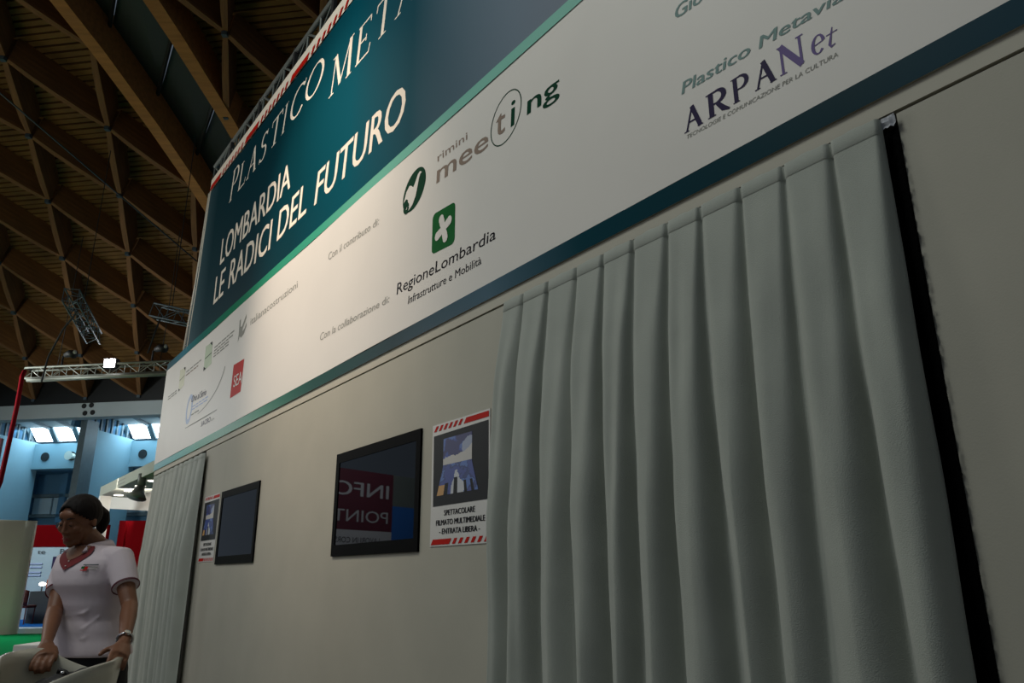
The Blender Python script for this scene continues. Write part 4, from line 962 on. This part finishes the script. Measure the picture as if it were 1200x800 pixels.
for s_ in (1, -1):
    v = []; f = []; n_ = 14
    for i in range(n_+1):
        u_ = i/n_; ang = 180-u_*(180-34) if s_ > 0 else -(180-u_*(180-46)); fr_ = u_**2.2
        ar = math.radians(ang); nc = V((-1.880, 3.487, 0)); ck = lambda rl, rf, z: nc+TL*(math.sin(ar)*rl)+TF_*(math.cos(ar)*rf)+V((0, 0, z))
        v.append(ck(.060, .062+.012*fr_, 1.470-.024*fr_)); v.append(ck(.070, .074+.018*fr_, 1.466-.028*fr_)); v.append(ck(.088, .090+.040*fr_, 1.438-.030*fr_))
    for i in range(n_):
        for k in range(2): a_ = 3*i+k; f.append((a_, a_+3, a_+4, a_+1))
    o = obj('collar', (v, f), M['polo'], woman, True); q_ = o.modifiers.new('t', 'SOLIDIFY'); q_.thickness = .004
    MB().tube([v[3*i+2]+V((0, 0, .003)) for i in range(n_+1)], .0014, 5).build('collar_piping', M['polo_trim'], woman)
for z, a_ in ((1.372, -2), (1.352, -3)): MB().ball(tpt(z, a_, .021), .0035, n=6).build('button', M['pearl'], woman)
fc = lambda x, y, o: tpt(y, x, .0165+o)
words('shirt_lettering', 'CON NOI', [(19, 1.352), (43, 1.352), (19, 1.359), (43, 1.359)], M['desk'], woman, .001, fn=fc) if False else None
for x0, x1, z0, z1, mt in ((20, 44, 1.354, 1.359, 'desk'), (30, 44, 1.345, 1.349, 'grey_ink'), (30, 42, 1.337, 1.340, 'grey_ink'), (19, 24, 1.340, 1.350, 'leaf'), (24, 29, 1.338, 1.349, 'red'), (19, 29, 1.332, 1.336, 'red')):
    v = [fc(x0+(x1-x0)*i/4, z, .002) for z in (z0, z1) for i in range(5)]; obj('chest_emblem', (v, [(i, i+1, i+6, i+5) for i in range(4)]), M[mt], woman)
# trousers and shoes
b = MB(); tloft(b, .86, 1.0, 6, .002)
for s_ in (1, -1):
    hp_ = V((-1.822, 3.505, .88))+TL*(.08*s_); b.tube([hp_+V((0, 0, .06)), hp_-V((0, 0, .08)), hp_+V((0, 0, -.40))+TF_*.02, hp_+V((0, 0, -.62)), hp_+V((0, 0, -.80))], [.088, .092, .066, .058, .052], 16)
fused('trousers', b, M['trousers'], woman, .008, 3)
for s_ in (1, -1):
    p = V((-1.822, 3.505, 0))+TL*(.08*s_); b = MB(); b.tube([p-TF_*.06+V((0, 0, .045)), p+V((0, 0, .045)), p+TF_*.09+V((0, 0, .035)), p+TF_*.17+V((0, 0, .028))], [.034, .040, .036, .024], 12); b.tube([p+V((0, 0, .05)), p+V((0, 0, .12))], [.04, .042], 12)
    fused('shoe', b, M['shoe'], woman, .008, 2)
# watch
d_ = (WR[1]-EL[1]).normalized(); c = WR[1]-d_*.02; a_ = d_.cross(V((0, 0, 1))).normalized(); b2 = d_.cross(a_)
wt = MB().tube([c+a_*math.cos(2*PI*k/24)*.0275+b2*math.sin(2*PI*k/24)*.0265 for k in range(25)], .005, 7).build('watch', M['chrome'], woman, True)
MB().tube([c-b2*.024-a_*.004, c-b2*.033-a_*.006], .012, 14).build('watch_face', M['chrome'], wt)

# ------------------------------------------------------------------ shell chairs
def shell_chair(dx, mt, label, side):
    D_ = V(dx)
    t_ = empty('shell_chair', V((-1.60, 2.86, 0))+D_, label, 'chair', None)
    rim = [(-1.741, 2.75, 1.034), (-1.800, 2.86, 1.044), (-1.812, 2.96, 1.050), (-1.775, 3.050, 1.050), (-1.69, 3.08, 1.005), (-1.60, 3.09, .975), (-1.52, 3.06, .985), (-1.462, 3.005, 1.018),
           (-1.440, 2.940, 1.028), (-1.418, 2.85, 1.024), (-1.432, 2.75, 1.016), (-1.470, 2.69, .998), (-1.53, 2.645, .968), (-1.61, 2.63, .93), (-1.68, 2.665, .955)]
    n_ = len(rim); P_ = []
    for i in range(n_):
        p0, p1, p2, p3 = [V(rim[(i+k-1) % n_]) for k in range(4)]
        for q_ in range(4):
            u_ = q_/4; P_.append(.5*((2*p1)+(-p0+p2)*u_+(2*p0-5*p1+4*p2-p3)*u_*u_+(-p0+3*p1-3*p2+p3)*u_**3))
    ctr = V((-1.605, 2.86, .62)); rows_ = []
    for i in range(13):
        u_ = i/12; r = math.cos(u_*PI/2)**.55 if i < 12 else .02
        rows_.append([D_+V((ctr.x+(p.x-ctr.x)*r*(1-.25*u_), ctr.y+(p.y-ctr.y)*r*(1-.25*u_), p.z+(ctr.z-p.z)*math.sin(u_*PI/2)**1.15)) for p in P_])
    mb = MB(); mb.rings(rows_, False); mb.f.append(tuple(len(mb.v)-len(P_)+k for k in range(len(P_))))
    o = mb.build('shell', mt, t_, True); s_ = o.modifiers.new('t', 'SOLIDIFY'); s_.thickness = .012; s_.offset = 1
    MB().tube([D_+V((-1.605, 2.86, .64)), D_+V((-1.605, 2.86, .30)), D_+V((-1.605, 2.86, .02))], [.028, .024, .03], 14).build('pedestal', M['chrome'], t_, True)
    MB().tube([D_+V((-1.605, 2.86, 0)), D_+V((-1.605, 2.86, .012)), D_+V((-1.605, 2.86, .025))], [.21, .20, .04], 28).build('foot_plate', M['chrome'], t_, True)
    return t_
shell_chair((0, 0, 0), M['shell'], 'white glossy shell chair with upswept wings held by the woman, black bag in it', 1)
shell_chair((.125, -.80, -.012), M['lilac_shell'], 'pale lilac shell chair whose rim just enters the bottom left corner', 1)
b = MB()
for x, y, z, rx, ry, rz in ((-1.56, 2.86, .915, .10, .10, .075), (-1.50, 2.86, .945, .055, .07, .06), (-1.60, 2.80, .90, .09, .08, .065), (-1.53, 2.80, .925, .07, .07, .06), (-1.64, 2.88, .91, .06, .07, .06)): b.ball((x, y, z), rx, ry, rz)
bag = fused('handbag', b, M['bag'], None, .01, 3); tag(bag, 'soft black bag lying in the white shell chair', 'bag')
MB().tube([(-1.60, 2.86, .985), (-1.58, 2.83, 1.0), (-1.54, 2.80, .995), (-1.51, 2.79, .975)], .006, 7).build('strap', M['bag'], bag, True)
MB().ball((-1.545, 2.79, .992), .007).build('buckle', M['chrome'], bag, True)
sd = empty('side_table', (-2.30, 3.98, 0), 'small white table behind the woman, only its corner showing by her hand', 'table')
bevel(MB().box(-2.42, -2.22, 3.9, 4.1, .955, .995).build('table_top', M['portal_in'], sd), .004)
MB().tube([(-2.32, 4.0, .955), (-2.32, 4.0, .02)], .02, 10).build('leg', M['chrome'], sd); MB().tube([(-2.32, 4.0, 0), (-2.32, 4.0, .02)], .12, 20).build('base', M['chrome'], sd)
